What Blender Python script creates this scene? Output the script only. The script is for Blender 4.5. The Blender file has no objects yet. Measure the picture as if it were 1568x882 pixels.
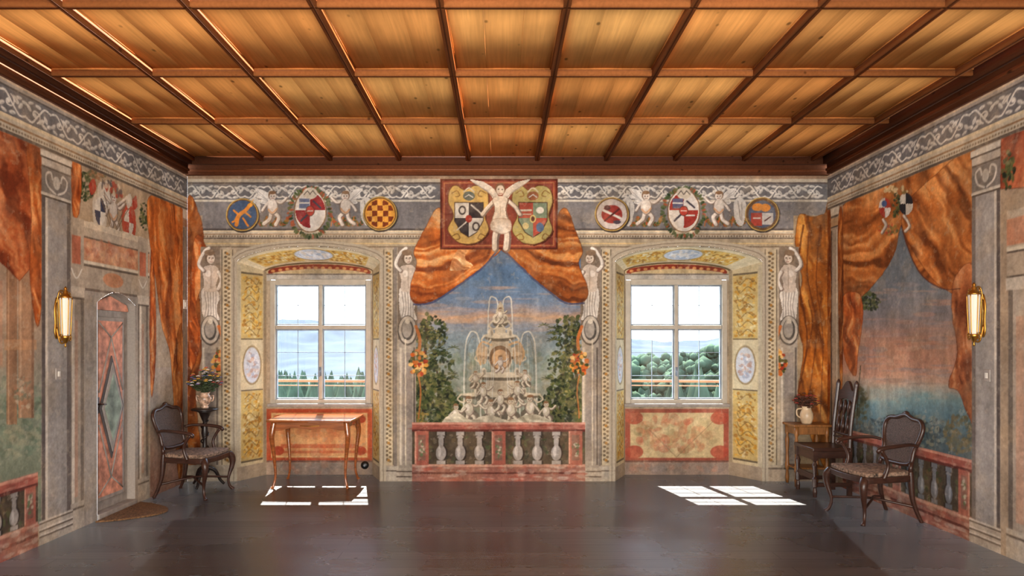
import bpy, bmesh, math, random
import numpy as np
from mathutils import Vector, Matrix
random.seed(11)
RS=np.random.RandomState(5)
sc=bpy.context.scene
sc.view_settings.view_transform='Standard'
sc.view_settings.look='None'

# ---------------------------------------------------------------- room measures (metres)
F=1045.0; HX=768.0; HY=527.0; EYE=1.5
D=7.464            # depth of the end wall
N=0.375            # window recess depth
XL=-3.436; XR=3.564
ZT=3.35            # top of painted walls
ZC=3.53            # ceiling boards
YR=-2.0            # wall behind
S=140.0            # image pixels per metre at the end wall, used as fresco units
S2=F/(D+N)
def s2l(c):
    c=np.clip(np.asarray(c,dtype=np.float64)/255.0,0,1)
    return np.where(c<=0.04045,c/12.92,((c+0.055)/1.055)**2.4)
def lin(c): 
    r=s2l(c); return (float(r[0]),float(r[1]),float(r[2]),1.0)

# ---------------------------------------------------------------- noise
T=RS.rand(8,256,256)
def vn(x,y,seed=0):
    xi=np.floor(x).astype(np.int64); yi=np.floor(y).astype(np.int64)
    fx=x-xi; fy=y-yi; fx=fx*fx*(3-2*fx); fy=fy*fy*(3-2*fy)
    t=T[seed%8]; a=xi&255; b=yi&255; a1=(xi+1)&255; b1=(yi+1)&255
    return (t[a,b]*(1-fx)+t[a1,b]*fx)*(1-fy)+(t[a,b1]*(1-fx)+t[a1,b1]*fx)*fy
def fbm(x,y,seed=0,o=4):
    r=0;a=.5;s=0
    for i in range(o):
        r=r+a*vn(x*2**i+i*17.3,y*2**i+i*9.1,seed+i); s+=a; a*=.55
    return r/s
def smooth(pts,closed=False,n=6):
    P=[np.array(p,float) for p in pts]; m=len(P); out=[]
    rng=range(m if closed else m-1)
    for i in rng:
        if closed: p0,p1,p2,p3=P[i-1],P[i],P[(i+1)%m],P[(i+2)%m]
        else: p0,p1,p2,p3=P[max(i-1,0)],P[i],P[i+1],P[min(i+2,m-1)]
        for k in range(n):
            t=k/n
            out.append(0.5*((2*p1)+(-p0+p2)*t+(2*p0-5*p1+4*p2-p3)*t*t+(-p0+3*p1-3*p2+p3)*t**3))
    if not closed: out.append(P[-1])
    return out

# ---------------------------------------------------------------- fresco painter (colours stored on dense wall meshes)
class Fresco:
    def __init__(s,MU,MV,PU=None,PV=None,base=(165,152,135)):
        s.MU,s.MV=MU,MV; s.PU=MU if PU is None else PU; s.PV=MV if PV is None else PV
        s.C=np.zeros(MU.shape+(3,)); s.C[:]=base
        s.w1=(fbm(MU/9,MV/9,1,3)-.5)*2; s.w2=(fbm(MU/9+50,MV/9+50,2,3)-.5)*2
        s.mode('m'); s.wob=1.2
    def mode(s,m):
        s.U,s.V=(s.MU,s.MV) if m=='m' else (s.PU,s.PV)
        return s
    def win(s,x0,y0,x1,y1):
        c=np.nonzero((s.U[0]>=x0-3)&(s.U[0]<=x1+3))[0]
        if len(c)==0: return None
        c0,c1=c[0],c[-1]
        a=(s.V[:,c0]>=y0-3)&(s.V[:,c0]<=y1+3); b=(s.V[:,c1]>=y0-3)&(s.V[:,c1]<=y1+3)
        r=np.nonzero(a|b)[0]
        if len(r)==0: return None
        return (slice(r[0],r[-1]+1),slice(c0,c1+1))
    def uv(s,sl,wob):
        return s.U[sl]+s.w1[sl]*wob, s.V[sl]+s.w2[sl]*wob
    def mix(s,sl,m,col,a=1.0):
        m=(m*a)[...,None]; s.C[sl]=s.C[sl]*(1-m)+np.asarray(col,float)*m
    def rect(s,x0,y0,x1,y1,col,a=1,wob=.25):
        sl=s.win(x0,y0,x1,y1)
        if sl is None: return
        u,v=s.uv(sl,wob)
        m=np.clip(np.minimum(np.minimum(u-x0,x1-u),np.minimum(v-y0,y1-v))+.5,0,1)
        s.mix(sl,m,col,a)
    def pm(s,pts,wob=None):
        wob=s.wob if wob is None else wob
        xs=[p[0] for p in pts]; ys=[p[1] for p in pts]
        sl=s.win(min(xs),min(ys),max(xs),max(ys))
        if sl is None: return None,None
        u,v=s.uv(sl,wob); ins=np.zeros(u.shape,bool); n=len(pts)
        for i in range(n):
            x1,y1=pts[i][0],pts[i][1]; x2,y2=pts[(i+1)%n][0],pts[(i+1)%n][1]
            if y1==y2: continue
            ins^=((y1>v)!=(y2>v))&(u<(x2-x1)*(v-y1)/(y2-y1)+x1)
        return sl,ins.astype(float)
    def poly(s,pts,col,a=1,wob=None,sm=False):
        if sm: pts=smooth(pts,True)
        sl,m=s.pm(pts,wob)
        if sl is not None: s.mix(sl,m,col,a)
    def line(s,pts,w,col,a=1,wob=None,sm=False,closed=False):
        wob=s.wob*.5 if wob is None else wob
        if sm: pts=smooth(pts,closed)
        xs=[p[0] for p in pts]; ys=[p[1] for p in pts]
        sl=s.win(min(xs)-w,min(ys)-w,max(xs)+w,max(ys)+w)
        if sl is None: return
        u,v=s.uv(sl,wob); d=np.full(u.shape,1e9); n=len(pts)
        for i in range(n if closed else n-1):
            x1,y1=pts[i][0],pts[i][1]; x2,y2=pts[(i+1)%n][0],pts[(i+1)%n][1]
            dx,dy=x2-x1,y2-y1; L=dx*dx+dy*dy+1e-9
            t=np.clip(((u-x1)*dx+(v-y1)*dy)/L,0,1)
            d=np.minimum(d,(u-x1-t*dx)**2+(v-y1-t*dy)**2)
        s.mix(sl,np.clip(w/2+.4-np.sqrt(d),0,1),col,a)
    def ell(s,cx,cy,rx,ry,col,a=1,rot=0,wob=None,ring=0):
        wob=s.wob*.5 if wob is None else wob
        R=max(rx,ry); sl=s.win(cx-R,cy-R,cx+R,cy+R)
        if sl is None: return
        u,v=s.uv(sl,wob); u=u-cx; v=v-cy
        c,k=math.cos(rot),math.sin(rot); p=(u*c+v*k)/rx; q=(-u*k+v*c)/ry
        r=np.sqrt(p*p+q*q); m=np.clip((1-r)*min(rx,ry)+.5,0,1)
        if ring: m*=np.clip((r-1)*min(rx,ry)+ring+.5,0,1)
        s.mix(sl,m,col,a)
    def grad(s,pts,stops,a=1,noise=10,wob=None,sm=False):
        if sm: pts=smooth(pts,True)
        sl,m=s.pm(pts,wob)
        if sl is None: return
        u,v=s.U[sl],s.V[sl]; vv=v+(fbm(u/38,v/13,3)-.5)*2*noise
        ys=[q[0] for q in stops]
        col=np.stack([np.interp(vv,ys,[q[1][i] for q in stops]) for i in range(3)],-1)
        mm=(m*a)[...,None]; s.C[sl]=s.C[sl]*(1-mm)+col*mm
    def drape(s,pts,cols,ang=90,w=9,center=None,a=1,sm=True,edge=True,stretch=6,warp=9):
        if sm: pts=smooth(pts,True)
        sl,m=s.pm(pts,1.5)
        if sl is None: return
        u,v=s.U[sl],s.V[sl]
        if center is None:
            c,k=math.cos(math.radians(ang)),math.sin(math.radians(ang))
            ss=u*c+v*k; t=-u*k+v*c
        else:
            dx,dy=u-center[0],v-center[1]; t=np.sqrt(dx*dx+dy*dy); ss=np.arctan2(dy,dx)*60
        t=t+(fbm(u/34,v/34,4,3)-.5)*2*warp
        n=.58*vn(t/w,ss/(w*stretch),5)+.30*vn(t/(w*.43)+9,ss/(w*stretch*.6),6)+.12*fbm(u/6,v/6,1,3)
        n=np.clip((n-.5)*2.3+.5,0,1)
        n=n*.88+.12*fbm(u/3,v/3,2,2)
        k3=[0,.3,.62,1]; cc=[cols[0],tuple(np.array(cols[0])*.45+np.array(cols[1])*.55),cols[1],cols[2]]
        col=np.stack([np.interp(n,k3,[q[i] for q in cc]) for i in range(3)],-1)
        mm=(m*a)[...,None]; s.C[sl]=s.C[sl]*(1-mm)+col*mm
        if edge: s.line(pts,1.4,cols[0],.6,closed=True)
    def foliage(s,cx,cy,rx,ry,n,cols,r=(1.5,4),a=.85):
        for i in range(n):
            t=random.uniform(0,6.283); q=math.sqrt(random.random())
            s.ell(cx+rx*q*math.cos(t),cy+ry*q*math.sin(t),random.uniform(*r),random.uniform(*r)*.7,random.choice(cols),a,rot=random.uniform(0,3))
    def finish(s,age=1.0):
        U,V=s.MU,s.MV
        s.C=(s.C-135)*1.03+128
        g0=s.C.mean(-1,keepdims=True)
        s.C=g0+(s.C-g0)*.96
        oc=(np.clip((fbm(U/28+7,V/28,2,4)-.5)*5,0,1)*.16*age)[...,None]
        s.C=s.C*(1-oc)+np.array([184,152,110])*oc
        ch=(np.clip((fbm(U/22+31,V/22,5,5)-.55)*6,0,1)*.14*age)[...,None]
        s.C=s.C*(1-ch)+np.array([176,168,156])*ch
        n=fbm(U/45,V/45,0,5); f=fbm(U/4,V/4,3,3); st=fbm(U/10,V/60,6,4)
        g=1+age*((n-.5)*.38+(f-.5)*.24+(st-.5)*.24)
        s.C*=g[...,None]
        sp=(fbm(U/6,V/6,5,4)>.71)[...,None]*.24*age
        s.C=s.C*(1-sp)+np.array([184,170,150])*sp
        s.C=np.clip(s.C,6,250)

def grid_mesh(name,P,C,keep,mat):
    H,W=P.shape[:2]; idx=np.arange(H*W).reshape(H,W)
    q=np.stack([idx[:-1,:-1],idx[:-1,1:],idx[1:,1:],idx[1:,:-1]],-1)[keep].reshape(-1,4)
    used=np.unique(q); re=np.full(H*W,-1); re[used]=np.arange(len(used)); q=re[q]
    co=P.reshape(-1,3)[used]; cl=s2l(C.reshape(-1,3)[used])
    return raw_mesh(name,co,q,cl,mat)
def raw_mesh(name,co,q,cl,mat):
    me=bpy.data.meshes.new(name); n=len(co); f=len(q)
    me.vertices.add(n); me.vertices.foreach_set('co',np.ascontiguousarray(co,dtype=np.float32).ravel())
    me.loops.add(4*f); me.loops.foreach_set('vertex_index',np.ascontiguousarray(q,dtype=np.int32).ravel())
    me.polygons.add(f); me.polygons.foreach_set('loop_start',np.arange(0,4*f,4,dtype=np.int32))
    me.update(calc_edges=True)
    at=me.color_attributes.new('Col','FLOAT_COLOR','POINT')
    rg=np.ones((n,4),dtype=np.float32); rg[:,:3]=cl; at.data.foreach_set('color',rg.ravel())
    me.materials.append(mat); ob=bpy.data.objects.new(name,me); sc.collection.objects.link(ob); return ob

# ---------------------------------------------------------------- materials
def newmat(name):
    m=bpy.data.materials.new(name); m.use_nodes=True; nt=m.node_tree
    return m,nt,nt.nodes['Principled BSDF']
def simple(name,col,rough=.5,metal=0,var=.15,scale=8,bump=.0,stretch=(1,1,1),coat=0):
    m,nt,b=newmat(name); N_=nt.nodes; L=nt.links
    tc=N_.new('ShaderNodeTexCoord'); mp=N_.new('ShaderNodeMapping'); mp.inputs['Scale'].default_value=stretch
    no=N_.new('ShaderNodeTexNoise'); no.inputs['Scale'].default_value=scale; no.inputs['Detail'].default_value=5
    L.new(tc.outputs['Object'],mp.inputs[0]); L.new(mp.outputs[0],no.inputs['Vector'])
    cr=N_.new('ShaderNodeValToRGB'); c=np.array(lin(col)[:3])
    cr.color_ramp.elements[0].position=.3; cr.color_ramp.elements[1].position=.7
    cr.color_ramp.elements[0].color=tuple(c*(1-var*2))+(1,); cr.color_ramp.elements[1].color=tuple(np.minimum(c*(1+var*2),1))+(1,)
    L.new(no.outputs['Fac'],cr.inputs[0]); L.new(cr.outputs[0],b.inputs['Base Color'])
    b.inputs['Roughness'].default_value=rough; b.inputs['Metallic'].default_value=metal
    b.inputs['Coat Weight'].default_value=coat
    if bump:
        bp=N_.new('ShaderNodeBump'); bp.inputs['Strength'].default_value=bump; bp.inputs['Distance'].default_value=.01
        L.new(no.outputs['Fac'],bp.inputs['Height']); L.new(bp.outputs[0],b.inputs['Normal'])
    return m
def fresco_mat():
    m,nt,b=newmat('fresco_plaster'); N_=nt.nodes; L=nt.links
    at=N_.new('ShaderNodeAttribute'); at.attribute_name='Col'
    tc=N_.new('ShaderNodeTexCoord'); no=N_.new('ShaderNodeTexNoise'); no.inputs['Scale'].default_value=55; no.inputs['Detail'].default_value=6
    L.new(tc.outputs['Object'],no.inputs['Vector'])
    mr=N_.new('ShaderNodeMapRange'); mr.inputs[1].default_value=.3; mr.inputs[2].default_value=.7; mr.inputs[3].default_value=.90; mr.inputs[4].default_value=1.10
    L.new(no.outputs['Fac'],mr.inputs[0])
    mx=N_.new('ShaderNodeVectorMath'); mx.operation='SCALE'; L.new(at.outputs['Color'],mx.inputs[0]); L.new(mr.outputs[0],mx.inputs['Scale'])
    L.new(mx.outputs[0],b.inputs['Base Color']); b.inputs['Roughness'].default_value=.85
    b.inputs['Specular IOR Level'].default_value=.2
    n2=N_.new('ShaderNodeTexNoise'); n2.inputs['Scale'].default_value=9; n2.inputs['Detail'].default_value=8
    L.new(tc.outputs['Object'],n2.inputs['Vector'])
    bp=N_.new('ShaderNodeBump'); bp.inputs['Strength'].default_value=.18; bp.inputs['Distance'].default_value=.01
    L.new(n2.outputs['Fac'],bp.inputs['Height']); L.new(bp.outputs[0],b.inputs['Normal'])
    return m
def wood_attr():
    m,nt,b=newmat('ceiling_wood'); N_=nt.nodes; L=nt.links
    at=N_.new('ShaderNodeAttribute'); at.attribute_name='Col'
    tc=N_.new('ShaderNodeTexCoord'); mp=N_.new('ShaderNodeMapping'); mp.inputs['Scale'].default_value=(34,1.3,34)
    L.new(tc.outputs['Object'],mp.inputs[0])
    no=N_.new('ShaderNodeTexNoise'); no.inputs['Scale'].default_value=1.5; no.inputs['Detail'].default_value=6; no.inputs['Distortion'].default_value=.25
    L.new(mp.outputs[0],no.inputs['Vector'])
    mr=N_.new('ShaderNodeMapRange'); mr.inputs[1].default_value=.3; mr.inputs[2].default_value=.7; mr.inputs[3].default_value=.86; mr.inputs[4].default_value=1.1
    L.new(no.outputs['Fac'],mr.inputs[0])
    mp2=N_.new('ShaderNodeMapping'); mp2.inputs['Scale'].default_value=(6.5,3.6,6.5); L.new(tc.outputs['Object'],mp2.inputs[0])
    vo=N_.new('ShaderNodeTexVoronoi'); vo.inputs['Scale'].default_value=1.0; L.new(mp2.outputs[0],vo.inputs['Vector'])
    kr=N_.new('ShaderNodeMapRange'); kr.inputs[1].default_value=.05; kr.inputs[2].default_value=.11; kr.inputs[3].default_value=.35; kr.inputs[4].default_value=1
    L.new(vo.outputs['Distance'],kr.inputs[0])
    n3=N_.new('ShaderNodeTexNoise'); n3.inputs['Scale'].default_value=1.4; n3.inputs['Detail'].default_value=4; L.new(tc.outputs['Object'],n3.inputs['Vector'])
    m3=N_.new('ShaderNodeMapRange'); m3.inputs[1].default_value=.35; m3.inputs[2].default_value=.65; m3.inputs[3].default_value=.84; m3.inputs[4].default_value=1.12; L.new(n3.outputs['Fac'],m3.inputs[0])
    mu=N_.new('ShaderNodeMath'); mu.operation='MULTIPLY'; L.new(mr.outputs[0],mu.inputs[0]); L.new(kr.outputs[0],mu.inputs[1])
    mu2=N_.new('ShaderNodeMath'); mu2.operation='MULTIPLY'; L.new(mu.outputs[0],mu2.inputs[0]); L.new(m3.outputs[0],mu2.inputs[1])
    mx=N_.new('ShaderNodeVectorMath'); mx.operation='SCALE'; L.new(at.outputs['Color'],mx.inputs[0]); L.new(mu2.outputs[0],mx.inputs['Scale'])
    L.new(mx.outputs[0],b.inputs['Base Color']); b.inputs['Roughness'].default_value=.85; b.inputs['Specular IOR Level'].default_value=.08
    return m
def floor_mat():
    m,nt,b=newmat('floor_boards'); N_=nt.nodes; L=nt.links
    tc=N_.new('ShaderNodeTexCoord'); br=N_.new('ShaderNodeTexBrick')
    br.inputs['Scale'].default_value=1; br.inputs['Brick Width'].default_value=3.1; br.inputs['Row Height'].default_value=.17
    br.inputs['Mortar Size'].default_value=.003; br.offset=.37
    br.inputs['Color1'].default_value=lin((122,117,114)); br.inputs['Color2'].default_value=lin((100,96,95)); br.inputs['Mortar'].default_value=lin((48,45,44))
    L.new(tc.outputs['Object'],br.inputs['Vector'])
    mp=N_.new('ShaderNodeMapping'); mp.inputs['Scale'].default_value=(1.5,30,1); L.new(tc.outputs['Object'],mp.inputs[0])
    no=N_.new('ShaderNodeTexNoise'); no.inputs['Scale'].default_value=1.4; no.inputs['Detail'].default_value=5; L.new(mp.outputs[0],no.inputs['Vector'])
    mr=N_.new('ShaderNodeMapRange'); mr.inputs[1].default_value=.3; mr.inputs[2].default_value=.7; mr.inputs[3].default_value=.82; mr.inputs[4].default_value=1.15; L.new(no.outputs['Fac'],mr.inputs[0])
    n4=N_.new('ShaderNodeTexNoise'); n4.inputs['Scale'].default_value=1.1; n4.inputs['Detail'].default_value=5; L.new(tc.outputs['Object'],n4.inputs['Vector'])
    m4=N_.new('ShaderNodeMapRange'); m4.inputs[1].default_value=.35; m4.inputs[2].default_value=.65; m4.inputs[3].default_value=.86; m4.inputs[4].default_value=1.12; L.new(n4.outputs['Fac'],m4.inputs[0])
    mu=N_.new('ShaderNodeMath'); mu.operation='MULTIPLY'; L.new(mr.outputs[0],mu.inputs[0]); L.new(m4.outputs[0],mu.inputs[1])
    mx=N_.new('ShaderNodeVectorMath'); mx.operation='SCALE'; L.new(br.outputs['Color'],mx.inputs[0]); L.new(mu.outputs[0],mx.inputs['Scale'])
    L.new(mx.outputs[0],b.inputs['Base Color'])
    rr=N_.new('ShaderNodeMapRange'); rr.inputs[1].default_value=.3; rr.inputs[2].default_value=.7; rr.inputs[3].default_value=.22; rr.inputs[4].default_value=.32; L.new(n4.outputs['Fac'],rr.inputs[0])
    L.new(rr.outputs[0],b.inputs['Roughness']); b.inputs['Specular IOR Level'].default_value=.5
    wv=N_.new('ShaderNodeMapping'); wv.inputs['Scale'].default_value=(1.2,5.5,1); L.new(tc.outputs['Object'],wv.inputs[0])
    n2=N_.new('ShaderNodeTexNoise'); n2.inputs['Scale'].default_value=1.0; n2.inputs['Detail'].default_value=0; L.new(wv.outputs[0],n2.inputs['Vector'])
    bp=N_.new('ShaderNodeBump'); bp.inputs['Strength'].default_value=.12; bp.inputs['Distance'].default_value=.01
    L.new(n2.outputs['Fac'],bp.inputs['Height']); L.new(bp.outputs[0],b.inputs['Normal'])
    return m
FM=fresco_mat(); CW=wood_attr(); FL=floor_mat()
M_dark=simple('dark_walnut',(56,34,26),.35,scale=14,stretch=(1,1,6),var=.2)
M_black=simple('ebonised_wood',(30,22,20),.35,scale=10)
M_table=simple('cherry_wood',(140,78,38),.18,scale=6,stretch=(1,8,8),var=.18,coat=.8)
M_oak=simple('honey_oak',(132,86,42),.4,scale=10,stretch=(6,6,1),var=.2)
M_cane=simple('cane_weave',(78,62,54),.7,scale=120,var=.35,bump=.4)
M_uph=simple('embroidered_fabric',(124,102,86),.9,scale=45,var=.45)
M_brass=simple('brass',(186,138,64),.35,metal=1,var=.1)
M_white=simple('window_paint',(172,164,150),.45,var=.06,scale=12)
M_stone=simple('grey_door_paint',(150,143,137),.7,var=.12,scale=14,bump=.1)
M_red=simple('red_marble_paint',(198,136,112),.65,var=.28,scale=13)
M_green=simple('green_marble_paint',(128,142,128),.65,var=.3,scale=9)
M_dk=simple('dark_line_paint',(80,75,76),.7)
M_mat=simple('coir',(108,78,50),.95,scale=90,var=.4,bump=.6)
M_plastic=simple('white_plastic',(215,210,200),.4,var=.03)
M_blackp=simple('black_plastic',(18,18,20),.4)
M_ceramic=simple('painted_ceramic',(180,150,128),.25,scale=25,var=.4)
M_jug=simple('cream_stoneware',(200,176,144),.35,scale=12,var=.12)
M_leaf=simple('leaf_green',(54,68,40),.6,scale=20,var=.35)
M_f1=simple('petal_white',(205,196,192),.7); M_f2=simple('petal_blue',(90,95,150),.7); M_f3=simple('petal_red',(160,60,50),.7); M_f4=simple('petal_yellow',(205,160,60),.7)
M_dry=simple('dried_leaf',(84,50,34),.8,scale=20,var=.4)
m,nt,b=newmat('frosted_glass'); b.inputs['Base Color'].default_value=(.74,.71,.63,1); b.inputs['Roughness'].default_value=.35
b.inputs['Subsurface Weight'].default_value=.2; M_lamp=m
m,nt,b=newmat('window_glass'); nt.nodes.remove(b); o=nt.nodes['Material Output']
tr=nt.nodes.new('ShaderNodeBsdfTransparent'); tr.inputs[0].default_value=(.94,.98,1,1); gl=nt.nodes.new('ShaderNodeBsdfGlossy'); gl.inputs['Roughness'].default_value=.02
mx=nt.nodes.new('ShaderNodeMixShader'); mx.inputs[0].default_value=.05; nt.links.new(tr.outputs[0],mx.inputs[1]); nt.links.new(gl.outputs[0],mx.inputs[2]); nt.links.new(mx.outputs[0],o.inputs[0]); M_glass=m

# ---------------------------------------------------------------- painted motifs
GR=(110,108,110); WH=(212,208,200); LT=(190,180,162); SH=(98,88,80)
OR=((116,54,26),(192,100,46),(228,158,98))
OR2=((92,46,24),(158,88,40),(208,140,74))
def scrolls(f,u0,u1,v0,v1,bg=GR,fg=WH,unit=30):
    f.rect(u0,v0,u1,v1,bg); h=(v1-v0); c=(v0+v1)/2; u=u0; k=0
    while u<u1-4:
        sg=1 if k%2 else -1; w=min(unit,u1-u)
        if w<unit*.6: break
        f.line([(u,c+sg*h*.28),(u+w*.25,c+sg*h*.36),(u+w*.5,c),(u+w*.75,c-sg*h*.34),(u+w,c-sg*h*.28)],2.4,fg,.95,sm=True)
        sp=[]
        for i in range(12):
            t=i/11*4.6; r=h*.30*(1-i/14); sp.append((u+w*.36+r*math.cos(t-1.2)*1.2,c-sg*(r*math.sin(t-1.2))*1.0+sg*1))
        f.line(sp,1.8,fg,.9)
        for a,b_,rx,ry,ro in((.12,-.15,4.4,2.1,.6),(.62,.2,5.2,2.5,-.5),(.8,.05,4.4,2.2,.9),(.95,.25,4,2,-.2),(.5,-.34,4.4,1.9,.1),(.74,.34,4.2,1.8,.2),(.2,-.36,4,1.6,-.3)):
            f.ell(u+w*a,c+sg*h*b_,rx,ry,fg,.9,rot=ro*sg); f.ell(u+w*a+.8,c+sg*h*b_+.9,rx*.5,ry*.35,(150,146,142),.7,rot=ro*sg)
        f.ell(u+w*.36,c+sg,2.4,2.4,fg,.95)
        u+=unit; k+=1
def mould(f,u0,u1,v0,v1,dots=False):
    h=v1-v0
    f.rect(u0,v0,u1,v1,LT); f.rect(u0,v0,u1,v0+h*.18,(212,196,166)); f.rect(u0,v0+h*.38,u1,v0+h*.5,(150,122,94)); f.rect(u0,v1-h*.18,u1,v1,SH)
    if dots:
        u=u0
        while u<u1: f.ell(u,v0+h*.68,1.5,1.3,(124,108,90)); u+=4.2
def side_frieze(f,u0,u1):
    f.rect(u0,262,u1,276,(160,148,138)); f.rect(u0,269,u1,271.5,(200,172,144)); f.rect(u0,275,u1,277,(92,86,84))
    scrolls(f,u0,u1,277,303,unit=38)
    mould(f,u0,u1,303,322,True)
def quarter(f,cx,cy,rx,ry,c1,c2,n=2):
    sl=f.win(cx-rx,cy-ry,cx+rx,cy+ry)
    if sl is None: return
    u,v=f.uv(sl,.5); p=(u-cx)/rx; q=(v-cy)/ry
    m=(p*p+q*q<1); ch=(np.floor((p+1)*n/2)+np.floor((q+1)*n/2))%2
    col=np.where(ch[...,None]>0,np.array(c1,float),np.array(c2,float)); mm=m[...,None]*1.0
    f.C[sl]=f.C[sl]*(1-mm)+col*mm
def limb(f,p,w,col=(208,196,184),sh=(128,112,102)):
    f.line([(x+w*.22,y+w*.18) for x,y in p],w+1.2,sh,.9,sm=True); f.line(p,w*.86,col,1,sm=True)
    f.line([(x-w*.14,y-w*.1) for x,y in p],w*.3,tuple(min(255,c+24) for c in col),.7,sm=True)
def cherub(f,cx,cy,k=1,fl=1,wing=True,col=(208,198,188)):
    P=lambda x,y:(cx+fl*x*k,cy+y*k)
    if wing:
        f.poly([P(-2,-8),P(-10,-20),P(-22,-23),P(-18,-16),P(-20,-11),P(-14,-9),P(-15,-4),P(-4,-2)],(218,214,208),.95,sm=True)
        for i in range(4): f.line([P(-4,-6),P(-19+i*2,-20+i*5)],1,(140,138,140),.7)
    limb(f,[P(1,7),P(8,14),P(4,23)],5*k,col); limb(f,[P(-2,7),P(-4,16),P(-11,22)],5*k,col)
    limb(f,[P(3,-7),P(11,-5),P(18,-11)],3.4*k,col); limb(f,[P(-3,-7),P(-9,-1),P(-13,5)],3.4*k,col)
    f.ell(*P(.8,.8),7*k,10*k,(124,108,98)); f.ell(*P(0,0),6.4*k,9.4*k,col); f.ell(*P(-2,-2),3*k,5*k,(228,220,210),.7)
    f.line([P(-5,4),P(0,8),P(6,3)],2.4*k,(200,150,110) if wing else (170,160,146),.8,sm=True)
    f.ell(*P(0,-14),5.4*k,5.8*k,(124,100,82)); f.ell(*P(.6,-13),4.4*k,4.8*k,col); f.ell(*P(0,-17.6),4.6*k,2.4*k,(134,104,78))
    f.ell(*P(2,-13),.8*k,.7*k,(70,56,50)); f.ell(*P(-1.4,-13),.8*k,.7*k,(70,56,50)); f.line([P(-1,-10.4),P(2,-10.4)],.8,(120,60,50))
def shield(f,cx,cy,r,bg,ring=(190,160,90)):
    f.ell(cx+1,cy+1.5,r+3,r+3,(66,58,54)); f.ell(cx,cy,r+2,r+2,ring); f.ell(cx,cy,r+.6,r+.6,(110,80,50)); f.ell(cx,cy,r-1,r-1,bg)
def wreath(f,cx,cy,rx,ry,n=90):
    for i in range(n):
        t=i/n*6.283
        f.ell(cx+rx*math.cos(t)+random.uniform(-2,2),cy+ry*math.sin(t)+random.uniform(-2,2),3.4,1.9,random.choice([(50,66,44),(74,90,56),(100,100,66),(90,100,70),(150,84,60)]),.95,rot=t+random.uniform(-.6,.6))
def herm(f,cx,fl=1):
    W=(210,203,193); P=lambda x,y:(cx+fl*x,y)
    f.rect(cx-15,378,cx+15,520,(130,116,102)); 
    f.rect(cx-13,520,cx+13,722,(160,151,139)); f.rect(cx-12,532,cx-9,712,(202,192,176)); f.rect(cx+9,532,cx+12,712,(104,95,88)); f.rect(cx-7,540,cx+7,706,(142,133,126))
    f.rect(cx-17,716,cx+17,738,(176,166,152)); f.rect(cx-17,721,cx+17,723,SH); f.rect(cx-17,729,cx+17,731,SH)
    f.poly([P(-9,478),P(10,478),P(6,520),P(-6,520)],(168,156,142))
    f.poly([P(-13,446),P(-6,440),P(8,441),P(14,452),P(10,474),P(14,490),P(2,486),P(-6,494),P(-12,478)],W,sm=True)
    for i in range(5): f.line([P(-9+i*4.5,446),P(-6+i*3.6,470),P(-9+i*4.6,487)],1.3,(122,112,106),.8,sm=True)
    f.poly([P(-12,412),P(-4,406),P(8,407),P(14,418),P(9,434),P(9,446),P(-9,446),P(-10,430)],(194,180,166),sm=True)
    f.ell(*P(-3,419),4.5,5,(222,212,200)); f.ell(*P(6,420),4,5,(204,190,176)); f.line([P(1,410),P(1,442)],1.2,(134,118,104),.7)
    limb(f,[P(-11,414),P(-18,404),P(-10,386),P(-2,380)],5.5,W); limb(f,[P(12,416),P(17,428),P(12,442)],5.5,W)
    f.ell(*P(0,394),8,9.5,(114,96,80)); f.ell(*P(1,396),6,7.5,(210,196,180)); f.ell(*P(-1,387),8,4.5,(132,110,90))
    f.ell(*P(4,395),1,.9,(70,56,50)); f.ell(*P(-1.4,395),1,.9,(70,56,50)); f.line([P(0,401),P(4,401)],1,(120,70,60)); f.line([P(2,395),P(2.6,398.6)],1,(140,110,96))
    f.ell(cx,506,15,23,(84,78,72)); f.ell(cx,505,13.5,21,(184,175,162)); f.ell(cx,505,9.5,16,(84,80,76)); f.ell(cx-1,504,7.5,13.5,(156,149,140)); f.ell(cx,492,4,4,(205,196,180))
    f.line([P(13,500),P(19,520),P(17,540)],5,(196,110,56),.9,sm=True)
    for i in range(60):
        t=random.uniform(0,6.28); q=math.sqrt(random.random())
        f.ell(*P(17+13*q*math.cos(t),556+20*q*math.sin(t)),random.uniform(2,4),random.uniform(2,3.6),random.choice([(200,98,42),(218,156,72),(156,54,34),(90,84,44),(58,66,38),(222,178,110),(190,106,50)]),.95)
    f.line([P(17,575),P(20,600),P(17,640)],2.4,(184,112,60),.8,sm=True)
def dotted(f,u0,u1,v0,v1):
    f.rect(u0,v0,u1,v1,(192,178,150)); f.rect(u0,v0,u0+1.6,v1,(104,94,82)); f.rect(u1-1.6,v0,u1,v1,(104,94,82))
    v=v0+5; c=(u0+u1)/2; k=0
    while v<v1-3:
        f.ell(c-2.4,v,2.2,1.9,(96,84,68),.9); f.ell(c+2.4,v+2.8,2.1,1.8,(116,100,78),.9)
        if k%4==0: f.ell(c,v+1,2.2,2.2,(164,120,62))
        v+=6.6; k+=1
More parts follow.
